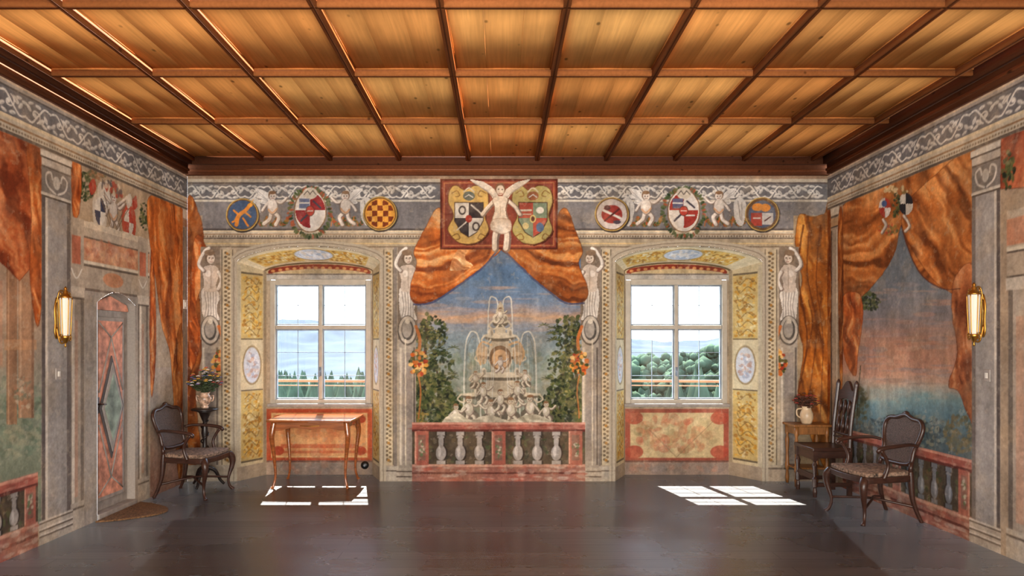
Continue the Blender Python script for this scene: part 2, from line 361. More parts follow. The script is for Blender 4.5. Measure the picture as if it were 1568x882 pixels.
def balustrade(f,u0,u1,n,v0=647,v1=738,bal=(158,152,148)):
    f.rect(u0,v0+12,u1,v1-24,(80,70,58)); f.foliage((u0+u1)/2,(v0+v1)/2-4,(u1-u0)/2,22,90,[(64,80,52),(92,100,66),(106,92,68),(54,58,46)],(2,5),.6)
    f.rect(u0,v0,u1,v0+13,(160,94,82)); f.rect(u0,v0,u1,v0+3,(198,144,126)); f.rect(u0,v0+10.5,u1,v0+14,(98,52,46))
    f.rect(u0,v1-27,u1,v1,(152,102,90)); f.rect(u0,v1-27,u1,v1-23,(192,146,128)); f.rect(u0,v1-15,u1,v1-12,(108,66,58)); 
    for i in range(110): f.ell(random.uniform(u0,u1),random.uniform(v1-24,v1),random.uniform(3,9),random.uniform(1,3),random.choice([(196,178,166),(170,92,76),(134,98,92),(192,160,144)]),.5)
    for i in range(40): f.ell(random.uniform(u0,u1),random.uniform(v0+3,v0+10),random.uniform(3,9),random.uniform(.8,1.6),random.choice([(190,140,124),(136,74,64)]),.5)
    st=(u1-u0)/n; y0=v0+14; y1=v1-28; h=y1-y0
    for i in range(n):
        c=u0+st*(i+.5)
        if i in(0,n-1) or n>8 and i==n//2:
            f.rect(c-st*.36,y0-1,c+st*.36,y1+2,(162,96,82)); f.rect(c-st*.36,y0,c-st*.28,y1,(200,146,126)); f.rect(c-st*.2,y0+5,c+st*.2,y1-5,(130,94,82)); f.foliage(c,(y0+y1)/2,st*.15,h*.3,14,[(180,168,150),(96,110,80)],(1.5,3))
            continue
        w=min(st*.26,8)
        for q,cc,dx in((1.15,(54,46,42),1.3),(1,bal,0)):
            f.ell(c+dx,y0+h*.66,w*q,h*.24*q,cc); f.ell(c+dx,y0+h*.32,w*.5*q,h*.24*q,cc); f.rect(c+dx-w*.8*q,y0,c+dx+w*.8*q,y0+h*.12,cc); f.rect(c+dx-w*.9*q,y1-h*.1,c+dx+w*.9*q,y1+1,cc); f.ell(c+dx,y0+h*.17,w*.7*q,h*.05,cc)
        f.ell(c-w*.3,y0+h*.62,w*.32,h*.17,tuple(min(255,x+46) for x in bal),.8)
def pilaster(f,u0,u1,v0=323,v1=738):
    w=u1-u0; c=(u0+u1)/2
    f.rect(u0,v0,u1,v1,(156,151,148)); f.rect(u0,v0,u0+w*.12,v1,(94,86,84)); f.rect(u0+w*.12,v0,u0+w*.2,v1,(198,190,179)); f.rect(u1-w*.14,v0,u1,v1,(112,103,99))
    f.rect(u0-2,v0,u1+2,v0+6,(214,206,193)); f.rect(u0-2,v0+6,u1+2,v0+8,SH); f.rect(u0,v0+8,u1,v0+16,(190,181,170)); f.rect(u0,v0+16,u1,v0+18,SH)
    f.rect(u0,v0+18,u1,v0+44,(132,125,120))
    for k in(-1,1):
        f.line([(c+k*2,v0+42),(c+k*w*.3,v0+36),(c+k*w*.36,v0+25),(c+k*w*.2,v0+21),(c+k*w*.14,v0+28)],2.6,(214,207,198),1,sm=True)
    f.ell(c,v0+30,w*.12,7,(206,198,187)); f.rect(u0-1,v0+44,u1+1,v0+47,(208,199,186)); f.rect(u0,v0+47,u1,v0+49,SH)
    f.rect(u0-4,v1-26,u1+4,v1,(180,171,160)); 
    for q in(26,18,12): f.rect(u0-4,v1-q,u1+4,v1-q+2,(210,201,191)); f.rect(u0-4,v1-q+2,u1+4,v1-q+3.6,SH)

# ---------------------------------------------------------------- END WALL
st=.8
us=np.arange(287,1267.01,st); us[-1]=1267; vs=np.arange(738,267.5,-st)
vs=np.linspace(737,268,len(vs)); MU,MV=np.meshgrid(us,vs)
f=Fresco(MU,MV,base=(172,159,139))
f.rect(280,260,1275,274,(150,124,102)); f.rect(280,274,1275,280,(182,170,152)); f.rect(280,279,1275,282,(98,89,86))
scrolls(f,288,676,282,306,unit=29); scrolls(f,852,1267,282,306,unit=29)
f.rect(280,306,1275,309,(196,190,177)); f.rect(280,309,1275,352,(120,117,118))
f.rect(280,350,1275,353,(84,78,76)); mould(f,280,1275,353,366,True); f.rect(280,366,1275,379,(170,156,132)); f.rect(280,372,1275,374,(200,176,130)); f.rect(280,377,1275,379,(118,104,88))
def heraldry(f,x,kind):
    for (a,b_) in((x[0]+24,x[1]-34),(x[1]+34,x[2]-24)):
        for k in range(3):
            u0=a+(b_-a)*k/3; w=(b_-a)/3
            for i in range(16): t=i/15; f.ell(u0+w*t,334+10*math.sin(math.pi*t),3.6,2.2,random.choice([(60,76,48),(98,98,62),(150,108,60),(164,80,50)]),.9,rot=random.random()*3)
            f.line([(u0,332),(u0-2,346)],2,(196,116,62),.8)
    cherub(f,x[1]-58,316,1.2,1); cherub(f,x[1]+54,316,1.2,-1)
    for q in(-86,86):
        f.poly([(x[1]+q-10,312),(x[1]+q,302),(x[1]+q+10,314),(x[1]+q+5,344),(x[1]+q-6,340)],(196,192,186),sm=True); f.line([(x[1]+q-3,308),(x[1]+q+1,336)],1.4,(124,118,114)); f.line([(x[1]+q+3,310),(x[1]+q+3,338)],1.2,(140,132,126))
    wreath(f,x[1],325,31,37)
    f.ell(x[1],323,25,33,(120,90,60)); f.ell(x[1],323,23.5,31.5,(214,206,196)); 
    if kind==0: quarter(f,x[1],322,23,27,(144,50,52),(214,208,202))
    else: quarter(f,x[1],322,22,27,(206,200,194),(156,60,52))
    f.ell(x[1],296,11,9,(196,186,170)); f.line([(x[1]-9,298),(x[1]-4,292),(x[1],298),(x[1]+4,292),(x[1]+9,298)],1.4,(90,80,76))
    f.rect(x[1]-17,304,x[1]-1,319,(92,102,132),.9) ; f.line([(x[1]-16,311),(x[1]-2,311)],2.5,WH); f.line([(x[1]+4,330),(x[1]+16,330)],2.5,WH); f.line([(x[1]-14,338),(x[1]-4,328)],3,(70,66,76)); f.line([(x[1]+5,308),(x[1]+16,318)],3,(70,66,76)); f.ell(x[1],323,7,8,(90,60,50)); f.ell(x[1],323,6,7,(176,70,58)); f.line([(x[1]-4,323),(x[1]+4,323)],1.5,WH)
heraldry(f,(369,475,582),0); heraldry(f,(936,1047,1167),1)
shield(f,371,329,23,(74,90,116)); f.line([(362,344),(366,330),(376,322),(382,314)],6,(208,132,58),sm=True); f.line([(366,330),(358,322)],3,(208,132,58)); f.line([(374,324),(384,332)],3,(208,132,58)); f.ell(383,314,4,3,(214,150,66)); f.line([(384,311),(388,306)],1.6,(214,160,80)); f.line([(372,334),(380,346)],3,(208,132,58)); f.line([(364,330),(360,338),(356,340)],3,(208,132,58))
shield(f,582,327,24,(206,146,64)); quarter(f,582,327,21,21,(122,62,36),(214,154,70),5)
shield(f,937,328,24,(196,186,180)); f.ell(937,328,16,14,(152,60,54)); f.line([(924,322),(950,334)],4,WH); f.line([(926,338),(948,320)],3,(96,48,46)); f.ell(930,318,5,4,(90,60,60)); f.ell(945,340,6,3,(80,70,80))
shield(f,1167,328,24,(90,96,114)); f.rect(1150,326,1167,346,(174,70,54),.9); f.rect(1167,326,1184,344,(204,198,190),.9); f.ell(1160,317,9,6,(208,134,62)); f.ell(1172,318,8,6,(208,134,62)); f.line([(1154,334),(1164,334)],2,WH); f.line([(1171,338),(1180,332)],2,(90,60,60)); f.ell(1167,328,23,23,(110,80,50),1,ring=2)
f.rect(280,330,310,737,(156,136,114))
f.drape([(284,326),(306,330),(312,380),(304,440),(312,520),(300,600),(306,690),(284,700)],OR2,95,8)
f.drape([(296,372),(318,384),(312,430),(300,470),(308,520),(290,560)],OR,80,6)
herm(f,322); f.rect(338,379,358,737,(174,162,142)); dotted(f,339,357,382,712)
f.rect(1215,330,1270,737,(158,138,110))
f.drape([(1222,334),(1230,328),(1246,332),(1262,328),(1270,336),(1270,690),(1250,690),(1236,650),(1222,600),(1230,540),(1218,480),(1228,430),(1218,380)],((96,52,22),(172,100,38),(212,150,72)),78,9)
f.line([(1230,345),(1222,420),(1236,520),(1222,600)],3,(88,46,22),.7,sm=True)
for pts in([(1240,340),(1236,420),(1250,500),(1240,600)],[(1256,345),(1250,430),(1260,520),(1256,640)],[(1230,560),(1244,500),(1238,460)]): f.line(pts,2,(92,48,24),.6,sm=True)
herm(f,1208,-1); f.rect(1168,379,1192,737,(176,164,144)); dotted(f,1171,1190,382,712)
f.rect(284,712,362,738,(166,156,141)); f.rect(1168,716,1270,738,(164,152,137)); f.rect(1168,716,1270,719,SH)
# centre section
f.rect(583,379,941,737,(172,160,141))
dotted(f,587,603,382,712); dotted(f,920,936,382,712); f.rect(603,379,608,737,(130,121,113)); f.rect(915,379,920,737,(130,121,113))
f.rect(583,714,632,738,(174,166,153)); f.rect(895,714,942,738,(174,166,153)); f.rect(583,720,632,722,SH); f.rect(895,720,942,722,SH)
SKY=[(380,(84,108,140)),(430,(94,120,150)),(464,(112,130,154)),(478,(150,138,136)),(486,(188,152,122)),(496,(138,142,150)),(520,(124,140,148)),(560,(140,154,148)),(600,(146,150,136)),(650,(112,116,100))]
f.grad([(630,380),(900,380),(895,650),(630,650)],SKY,noise=10,wob=0)
for i in range(54):
    f.ell(random.uniform(640,890),random.uniform(440,506),random.uniform(10,26),random.uniform(1.2,3),random.choice([(190,154,128),(176,150,136),(150,156,166),(110,124,146)]),.35)
f.foliage(766,585,125,50,220,[(124,138,118),(106,122,106),(146,150,132),(132,130,108)],(3,8),.45)
DG=[(46,56,38),(60,74,46),(80,90,54),(42,48,38),(108,110,68),(94,98,66)]
for sx in(-1,1):
    X=lambda a:766+sx*a
    f.line([(X(118),650),(X(116),560),(X(112),500)],5,(66,54,42),sm=True); f.line([(X(90),650),(X(94),590),(X(100),550)],3,(76,62,46),sm=True)
    f.foliage(X(114),560,16,80,190,DG,(2,5)); f.foliage(X(102),510,22,26,100,DG,(1.8,4)); f.foliage(X(104),612,32,40,250,DG,(2,5)); f.foliage(X(78),626,24,28,130,DG,(2,4.5)); f.foliage(X(92),566,22,30,110,DG,(1.8,4))
    for k in range(16): 
        x0=X(random.uniform(66,120)); y0=random.uniform(495,620); 
        for a in range(6): t=a*math.pi/5+math.pi; f.line([(x0,y0),(x0+9*math.cos(t),y0+6*math.sin(t)+3)],1.3,random.choice(DG),.9)
    f.foliage(X(110),560,22,80,50,[(146,140,86),(130,124,80)],(1.2,2.6),.7)
    f.foliage(X(122),640,12,12,30,[(150,130,70),(100,100,58)],(1.5,3.5))
    f.line([(X(56),645),(X(54),540),(X(48),512),(X(40),508),(X(33),518),(X(30),560),(X(30),640)],2.4,(206,204,192),.85,sm=True)
    f.line([(X(53),645),(X(51),545),(X(46),520),(X(40),514)],1.2,(104,102,94),.7,sm=True)
    f.line([(X(4),510),(X(4),466),(X(10),455),(X(17),462),(X(19),520)],2.2,(206,204,194),.85,sm=True)
FB=(182,170,148); FS=(100,92,78)
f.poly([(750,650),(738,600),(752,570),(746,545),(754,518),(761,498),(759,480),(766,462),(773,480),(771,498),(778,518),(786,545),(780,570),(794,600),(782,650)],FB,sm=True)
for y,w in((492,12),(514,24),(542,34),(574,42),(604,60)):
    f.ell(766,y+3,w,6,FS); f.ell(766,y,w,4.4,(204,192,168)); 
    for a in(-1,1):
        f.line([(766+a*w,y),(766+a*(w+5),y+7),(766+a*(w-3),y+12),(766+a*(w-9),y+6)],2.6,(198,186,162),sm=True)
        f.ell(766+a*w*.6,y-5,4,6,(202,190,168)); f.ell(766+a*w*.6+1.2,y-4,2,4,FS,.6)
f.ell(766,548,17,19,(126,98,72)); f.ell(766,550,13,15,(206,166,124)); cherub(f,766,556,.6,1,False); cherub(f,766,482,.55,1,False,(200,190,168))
for a in(-1,1):
    f.line([(766+a*14,528),(766+a*28,524),(766+a*36,540),(766+a*30,558)],3.4,(196,158,114),.9,sm=True); f.poly([(766+a*20,532),(766+a*34,528),(766+a*32,552),(766+a*22,556)],(184,150,112),.7,sm=True)
for i in range(22):
    a=random.choice((-1,1)); x=766+a*random.uniform(4,44); f.line([(x,random.uniform(505,560)),(x+a*4,random.uniform(580,640))],1,(214,214,206),.6)
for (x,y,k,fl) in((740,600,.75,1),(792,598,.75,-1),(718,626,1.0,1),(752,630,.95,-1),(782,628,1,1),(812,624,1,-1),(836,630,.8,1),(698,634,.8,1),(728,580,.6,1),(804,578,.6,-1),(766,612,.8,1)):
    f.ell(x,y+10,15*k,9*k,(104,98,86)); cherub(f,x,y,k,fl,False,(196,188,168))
f.drape([(686,652),(698,632),(720,642),(750,636),(780,643),(815,634),(845,645),(852,653)],((130,122,104),(180,174,154),(218,210,188)),20,6,edge=False)
for cx,fl in((624,1),(904,-1)): 
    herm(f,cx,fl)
    x=cx+fl*4; 
    f.line([(x-fl*7,520),(x-fl*7,712)],2,(196,186,166))
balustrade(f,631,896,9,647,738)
OC=((118,58,32),(196,110,52),(232,176,114))
f.drape([(672,318),(700,350),(768,372),(744,404),(718,424),(690,444),(660,462),(634,464),(628,440),(638,404),(634,384),(650,352)],OC,center=(650,296),w=9,warp=12)
f.drape([(864,318),(836,350),(764,372),(788,398),(815,424),(840,444),(866,462),(894,462),(900,440),(886,405),(892,384),(880,350)],((94,50,28),(168,94,44),(214,150,86)),center=(884,290),w=9,warp=12)
f.line([(768,374),(744,405),(718,426),(690,446),(660,464),(634,466)],3,(76,78,110),.85,sm=True); f.line([(764,374),(788,400),(815,426),(840,446),(866,464),(894,464)],3,(76,78,104),.85,sm=True)
f.drape([(700,384),(716,378),(712,396),(724,408),(690,414)],((164,104,64),(216,158,102),(236,204,156)),30,5,edge=False)
# central heraldic panel
f.rect(674,274,854,382,(96,46,34)); f.rect(677,277,851,379,(144,70,54)); f.rect(682,282,846,374,(128,66,52))
f.foliage(764,328,80,44,120,[(142,74,56),(112,54,44),(150,86,66)],(3,8),.4)
f.line([(680,280),(848,280),(848,376),(680,376)],1.4,(196,140,88),.8,closed=True)
for cx,bgc in((718,(208,170,96)),(816,(176,160,100))):
    o_=[(cx-28,288),(cx-18,284),(cx-6,291),(cx+10,284),(cx+26,290),(cx+30,310),(cx+24,330),(cx+30,352),(cx+18,368),(cx,374),(cx-18,370),(cx-32,352),(cx-24,330),(cx-32,308)]
    f.poly([(x+2,y+2) for x,y in o_],(74,38,28),.8,sm=True); f.poly(o_,bgc,sm=True)
    f.line(o_,1.6,(108,70,42),.9,sm=True,closed=True)
    for s_ in(-1,1):
        for y in(296,362): f.line([(cx+s_*26,y),(cx+s_*18,y-4),(cx+s_*14,y+3),(cx+s_*20,y+5)],1.6,(130,92,50),.9,sm=True)
def esc(cx,cy,c1,c2):
    pts=[(cx-22,cy-24),(cx+22,cy-24),(cx+22,cy+4),(cx+12,cy+22),(cx,cy+29),(cx-12,cy+22),(cx-22,cy+4)]
    sl,m=f.pm(pts,.4)
    u,v=f.U[sl],f.V[sl]; q=((u>cx).astype(int)+(v>cy).astype(int))%2
    col=np.where(q[...,None]>0,np.array(c1,float),np.array(c2,float)); f.C[sl]=f.C[sl]*(1-m[...,None])+col*m[...,None]
    f.line(pts,1.6,(70,50,40),.9,closed=True)
esc(718,334,(54,48,52),(208,202,192)); f.ell(708,322,6,7,(60,54,56)); f.ell(708,322,3.4,4.4,(208,202,192)); f.ell(729,347,6,7,(60,54,56)); f.ell(729,347,3.4,4.4,(208,202,192)); f.line([(700,352),(714,340)],2.4,(206,200,190)); f.line([(722,314),(738,328)],2.6,(206,200,190)); f.ell(718,335,5,6,(154,54,44))
esc(816,334,(122,136,112),(172,82,66)); f.line([(797,322),(813,322)],3,(210,200,180)); f.line([(797,328),(813,328)],1.6,(210,200,180)); f.ell(827,322,6,5,(210,204,190)); f.ell(827,348,6,7,(92,110,138)); f.ell(805,346,5,5,(200,184,130)); f.ell(816,335,5,6,(210,190,120)); f.ell(816,335,3,4,(96,60,50))
for cx,cc in((816,(150,96,66)),(718,(94,100,92))): f.ell(cx,300,9,7,cc); f.line([(cx-6,302),(cx,298),(cx+6,302)],1.6,WH); f.line([(cx-8,294),(cx,288),(cx+8,294)],2.4,(206,190,160),sm=True)
AN=(216,200,180)
for a in(-1,1):
    f.poly([(766+a*6,310),(766+a*18,296),(766+a*32,286),(766+a*46,275),(766+a*26,279),(766+a*9,290),(766+a*3,302)],(218,204,186),sm=True)
    for k in range(5): f.line([(766+a*(8+k*3),304-k*3),(766+a*(24+k*5),290-k*3)],1,(164,146,128),.8)
limb(f,[(762,344),(758,360),(757,380)],9,AN); limb(f,[(771,344),(776,360),(774,380)],9,AN)
limb(f,[(757,306),(746,318),(738,328)],6,AN); limb(f,[(776,306),(788,316),(796,328)],6,AN)
f.poly([(754,304),(766,300),(779,304),(776,322),(780,338),(774,350),(758,350),(753,338),(757,322)],(134,106,88),sm=True); f.poly([(755,304),(766,300),(777,304),(774,322),(778,338),(773,348),(758,348),(754,338),(758,322)],AN,sm=True); f.ell(761,313,4,5,(232,220,202)); f.ell(771,313,4,5,(226,212,194)); f.line([(766,316),(766,330)],1.1,(156,130,108),.8); f.drape([(755,336),(779,336),(782,352),(770,358),(752,352)],((160,132,110),(204,186,166),(228,216,198)),20,4)
f.ell(766,289,8,9,(114,82,60)); f.ell(766,291,6,7.5,AN); f.ell(763.4,290,1,.9,(60,44,40)); f.ell(769,290,1,.9,(60,44,40)); f.line([(764,296),(769,296)],1,(150,70,60))
f.finish(1.0)
NI=[dict(o=(363,582),i=(408,570)),dict(o=(942,1167),i=(957,1116))]
def otop(u,n):
    a,b_=n['o']; t=np.clip((u-a)/(b_-a),0,1); return 401-(401-377)*(1-(2*t-1)**2)**.62
for n in NI:
    a,b_=n['o']; pts=[(a-5,737)]+[(a-5+(b_-a+10)*k/24,otop(a+(b_-a)*k/24,n)-5) for k in range(25)]+[(b_+5,737)]
    f.line(pts,9,(172,162,144),.85); f.line([(x,y) for x,y in pts],1.4,(112,100,86),.8)
cu=(MU[:-1,:-1]+MU[1:,1:])/2; cv=(MV[:-1,:-1]+MV[1:,1:])/2
keep=np.ones(cu.shape,bool)
for n in NI:
    a,b_=n['o']; keep&=~((cu>a+.3)&(cu<b_-.3)&(cv>otop(cu,n)+.3))
P=np.stack([(MU-HX)/S,np.full(MU.shape,D),EYE+(HY-MV)/S],-1)
P[0,:,2]=0
wb=grid_mesh('wall_back',P,f.C,keep,FM)

# ---------------------------------------------------------------- WINDOW RECESSES
def join(obs,name):
    for o in bpy.data.objects: o.select_set(False)
    for o in obs: o.select_set(True)
    bpy.context.view_layer.objects.active=obs[0]; bpy.ops.object.join(); obs[0].name=name; return obs[0]
def full(P): return np.ones((P.shape[0]-1,P.shape[1]-1),bool)
OCH=[(196,144,56),(206,164,76),(170,122,54),(154,120,66),(214,178,100)]
WZ=[] 
for ni,n in enumerate(NI):
    Xo=[(v-HX)/S for v in n['o']]; Xi=[(v-HX)/S2 for v in n['i']]
    zi=lambda t:2.335+(2.425-2.335)*(1-(2*t-1)**2)**.62
    zo=lambda t:EYE+(HY-(401-(401-377)*(1-(2*t-1)**2)**.62))/S
    obs=[]
    for side in(0,1):
        sv=np.linspace(0,1,56); tz=np.linspace(0,1,420); A,B=np.meshgrid(sv,tz)
        zt=(zo(0)*(1-A)+zi(0)*A); Z=B*zt
        g=Fresco(A*46,HY-(Z-EYE)*S,base=(204,190,156)); g.wob=.6
        g.rect(0,405,5,737,(184,173,150)); g.rect(41,405,46,737,(158,145,122)); g.rect(6,418,40,520,(198,172,112)); g.rect(6,600,40,708,(196,170,108))
        for (y0,y1,nn) in((422,516,150),(604,704,150)):
            for i in range(nn): g.ell(random.uniform(9,37),random.uniform(y0,y1),random.uniform(1.2,3.2),random.uniform(1.2,2.6),random.choice(OCH+[(210,196,150)]),.9,rot=random.random()*3)
            for i in range(7): 
                y=y0+8+i*(y1-y0-14)/6; g.line([(12,y),(20,y-6),(30,y+3),(34,y-5)],1.5,(130,106,62),.8,sm=True)
        g.rect(6,415,40,418,(110,98,78)); g.rect(6,518,40,520,(110,98,78)); g.rect(6,598,40,600,(110,98,78)); g.rect(6,708,40,711,(110,98,78))
        g.ell(23,560,15,31,(150,130,96)); g.ell(23,560,13,28,(192,196,204)); g.foliage(23,560,9,22,46,[(214,216,222),(156,164,184),(206,180,164),(174,140,128)] ,(1.5,4),.7)
        g.rect(0,716,46,740,(164,150,132))
        g.finish(.7)
        x=Xo[side]*(1-A)+Xi[side]*A; y=D+N*A
        obs.append(grid_mesh('r',np.stack([x,y,Z],-1),g.C,full(A),FM))
    tv=np.linspace(0,1,260); sv=np.linspace(0,1,60); A,B=np.meshgrid(tv,sv)
    g=Fresco(A*220,B*46,base=(210,198,168)); g.wob=.6
    for s_ in(0,1):
        g.rect(8+s_*126,8,86+s_*118,38,(206,178,110)); 
        for i in range(130): g.ell(random.uniform(12,80)+s_*122,random.uniform(11,35),random.uniform(1.2,3.5),random.uniform(1.2,2.6),random.choice(OCH+[(214,204,170)]),.9)
    g.ell(110,22,36,16,(170,144,88)); g.ell(110,22,33,14,(180,190,206)); g.foliage(110,22,26,9,60,[(222,224,228),(164,178,200),(214,206,196)],(2,6),.7)
    g.rect(0,0,220,3,(176,164,142)); g.rect(0,42,220,46,(126,110,86))
    g.finish(.6)
    x=(Xo[0]+(Xo[1]-Xo[0])*A)*(1-B)+(Xi[0]+(Xi[1]-Xi[0])*A)*B; z=zo(A)*(1-B)+zi(A)*B
    obs.append(grid_mesh('r',np.stack([x,D+N*B,z],-1),g.C,full(A),FM))
    a,b_=n['i']; us=np.arange(a-8,b_+8.1,.9); vs=np.linspace(727,398,366); U,V=np.meshgrid(us,vs)
    g=Fresco(U,V,base=(172,156,134)); g.wob=.8
    wa,wb_=(415,567) if ni==0 else (959,1112)
    g.rect(a-8,396,b_+8,419,(190,170,132)); g.line([(a+6,417)]+[(a+(b_-a)*k/16,417-9*math.sin(math.pi*k/16)**.7) for k in range(1,16)]+[(b_-6,417)],7,(132,56,40),sm=True)
    for k in range(14): g.ell(a+10+(b_-a-20)*k/13,412-5*math.sin(math.pi*k/13)**.7+3,3,2,(196,140,90))
    g.rect(a-8,419,b_+8,430,(178,173,166)); g.rect(a-8,419,b_+8,421,(116,106,98))
    if ni==0:
        g.rect(a,626,b_,708,(174,78,50)); g.rect(a+7,632,b_-7,701,(212,152,102)); g.line([(a+9,634),(b_-9,634),(b_-9,699),(a+9,699)],1.6,(220,184,134),closed=True)
        g.foliage(489,666,60,28,80,[(218,176,124),(200,122,82),(206,148,98),(194,110,72)],(4,14),.35)
        g.rect(430,680,548,686,(180,80,54),.6); g.rect(a+7,690,b_-7,694,(184,88,60),.6)
        for cx in(a+18,b_-18): g.ell(cx,690,9,7,(170,74,50)); g.ell(cx,642,8,6,(170,74,50))
    else:
        g.rect(a,626,b_,708,(154,86,70)); g.rect(a+8,632,b_-8,701,(194,174,134)); g.foliage(1036,666,62,28,170,[(208,190,150),(148,136,96),(188,132,98),(164,154,116),(206,180,144),(184,106,82)],(3,11),.4)
        for cx in(a+14,b_-14):
            for cy in(640,692): g.ell(cx,cy,14,10,(168,78,62),.8)
        g.line([(a+24,645),(1036,700),(b_-24,645)],1.5,(140,118,90),.6)
    g.rect(a-8,705,b_+8,708,(118,86,76)); g.rect(a-8,708,b_+8,728,(150,132,120)); g.foliage((a+b_)/2,717,75,7,30,[(170,126,108),(134,124,120)],(3,9),.4)
    g.finish(1.0)
    cu=(U[:-1,:-1]+U[1:,1:])/2; cv=(V[:-1,:-1]+V[1:,1:])/2
    keep=~((cu>wa)&(cu<wb_)&(cv>429)&(cv<618))
    Pz=np.stack([(U-HX)/S2,np.full(U.shape,D+N),EYE+(HY-V)/S2],-1); Pz[0,:,2]=0
    obs.append(grid_mesh('r',Pz,g.C,keep,FM))
    join(obs,'wall_window_recess')
    WZ.append(((wa-HX)/S2,(wb_-HX)/S2,EYE+(HY-618)/S2,EYE+(HY-429)/S2))

# ---------------------------------------------------------------- SIDE WALLS
def side(xw,sign):
    st=.0075; y=np.arange(3.8,D+1e-6,st); y=np.linspace(3.8,D,len(y))
    if sign>0: y=y[::-1]
    z=np.linspace(0,ZT,450); Y,Z=np.meshgrid(y,z)
    MU=Y*S; MV=HY-(Z-EYE)*S; PU=HX+F*xw/Y; PV=HY-(Z-EYE)*F/Y
    return Fresco(MU,MV,PU,PV),Y,Z
f,Y,Z=side(XL,-1); f.rect(500,322,1045,738,(170,154,136))
f.mode('p')
f.rect(-200,120,63,860,(176,152,128)); 
f.grad([(-200,380),(63,380),(63,800),(-200,900)],[(380,(152,130,108)),(470,(176,148,128)),(560,(152,142,126)),(620,(126,134,118)),(720,(122,130,112))],noise=16,wob=0)
f.foliage(20,640,60,60,220,[(120,136,116),(98,114,98),(152,152,128),(86,98,80)],(3,9),.45)
f.foliage(10,500,50,60,60,[(150,140,120),(176,156,132),(160,130,106)],(5,14),.4)
f.rect(10,400,26,650,(148,108,80),.85); f.rect(28,400,52,640,(168,128,98),.85); f.rect(6,520,56,536,(188,142,104),.8); f.rect(-60,430,4,560,(178,134,110),.7)
f.rect(12,400,14,650,(198,160,126),.7); f.rect(30,400,33,640,(202,166,134),.7); f.rect(48,400,52,640,(116,86,68),.6)
f.foliage(36,600,14,26,50,[(196,176,150),(120,120,100),(170,120,90)],(2,5),.6)
f.drape([(-200,60),(63,200),(64,300),(56,400),(30,430),(0,400),(-60,420),(-200,440)],((112,50,28),(180,94,52),(218,144,94)),68,13,stretch=5,warp=16,sm=False)
f.drape([(40,200),(64,220),(66,420),(58,500),(46,430),(48,330)],OR,85,7)
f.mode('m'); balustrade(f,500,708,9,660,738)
f.rect(758,322,936,738,(166,150,132))
f.rect(764,322,930,400,(172,152,128))
f.mode('p'); f.foliage(130,285,14,22,80,DG,(1.6,4)); f.foliage(222,330,8,22,50,DG,(1.6,3.6)); f.foliage(150,262,14,12,40,[(190,140,100),(150,110,80),(96,98,70)],(2,4),.7)
f.drape([(110,240),(124,250),(122,320),(112,330)],OR,85,5)
f.mode('m')
f.poly([(806,352),(828,346),(832,378),(818,394),(804,380)],(190,180,166),sm=True); quarter(f,818,368,11,17,(64,66,86),(206,200,190))
f.poly([(868,350),(894,352),(896,382),(880,396),(866,380)],(178,82,62),sm=True); quarter(f,881,370,11,17,(174,66,52),(206,196,186))
cherub(f,846,362,1.3,1); limb(f,[(838,352),(824,344),(816,336)],4); limb(f,[(856,352),(868,344),(876,338)],4)
for q,cc in((806,(174,62,48)),(898,(178,66,52)),(822,(206,198,186)),(884,(206,198,186))): f.line([(846,392),(q,332)],1.6,(120,100,80)); f.poly([(q,332),(q-10,340),(q-6,352),(q+4,344)],cc,.9,sm=True)
f.line([(800,392),(846,398),(896,392)],5,(192,166,128),sm=True); f.foliage(846,335,26,7,40,[(164,66,52),(206,192,172),(96,90,92)],(2,5),.8)
f.poly([(752,392),(762,384),(930,384),(940,392)],(204,192,174)); f.rect(756,392,936,402,(180,168,154)); f.rect(756,402,936,404,SH)
f.rect(760,404,932,430,(190,138,108)); f.foliage(846,417,80,10,90,[(208,166,132),(166,102,78),(192,154,134)],(3,9),.5)
f.rect(756,430,936,434,(208,198,182)); f.rect(756,434,936,437,SH); f.rect(764,437,928,462,(168,156,142)); f.ell(846,448,22,9,(190,136,104)); f.rect(756,462,936,465,(116,103,94))
for u0 in(760,903):
    f.rect(u0,384,u0+26,462,(172,160,146)); f.rect(u0+4,404,u0+20,436,(182,112,88)); f.line([(u0+3,442),(u0+12,452),(u0+22,442)],2,WH,sm=True)
    f.rect(u0,462,u0+26,738,(164,153,139)); f.rect(u0,462,u0+3,738,(104,94,87)); f.rect(u0+4,462,u0+9,738,(206,196,182)); f.rect(u0+20,462,u0+26,738,(120,110,101)); f.rect(u0+9,500,u0+15,700,(190,144,120),.6)
    f.rect(u0-2,462,u0+28,474,(196,186,172)); f.rect(u0-2,474,u0+28,476,SH); f.rect(u0-3,706,u0+29,738,(178,168,156)); f.rect(u0-3,712,u0+29,714,SH)
f.rect(787,465,903,738,(158,150,142)); 
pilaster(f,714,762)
f.rect(932,322,1045,738,(178,163,147))
f.grad([(934,560),(1032,560),(1032,738),(934,738)],[(560,(180,166,156)),(620,(156,146,134)),(700,(164,126,108)),(738,(154,116,100))],noise=8,wob=0)
f.drape([(932,325),(1030,325),(1034,420),(1026,520),(1018,640),(1000,600),(990,540),(966,500),(950,440),(936,400)],((120,58,26),(202,112,50),(228,158,94)),80,10,warp=12)
f.drape([(936,400),(948,450),(950,540),(938,600),(933,520)],OR,88,6)
f.drape([(1000,560),(1028,500),(1034,680),(1020,730),(1008,680)],OR2,88,6)
f.rect(1030,322,1046,738,(154,142,130)); f.rect(1030,322,1046,336,(206,197,182)); f.rect(1030,338,1046,348,(162,118,90)); f.rect(1032,350,1034,735,SH)
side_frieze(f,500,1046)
f.finish(1.0)
DY0,DY1,DZ=5.80,6.40,1.90
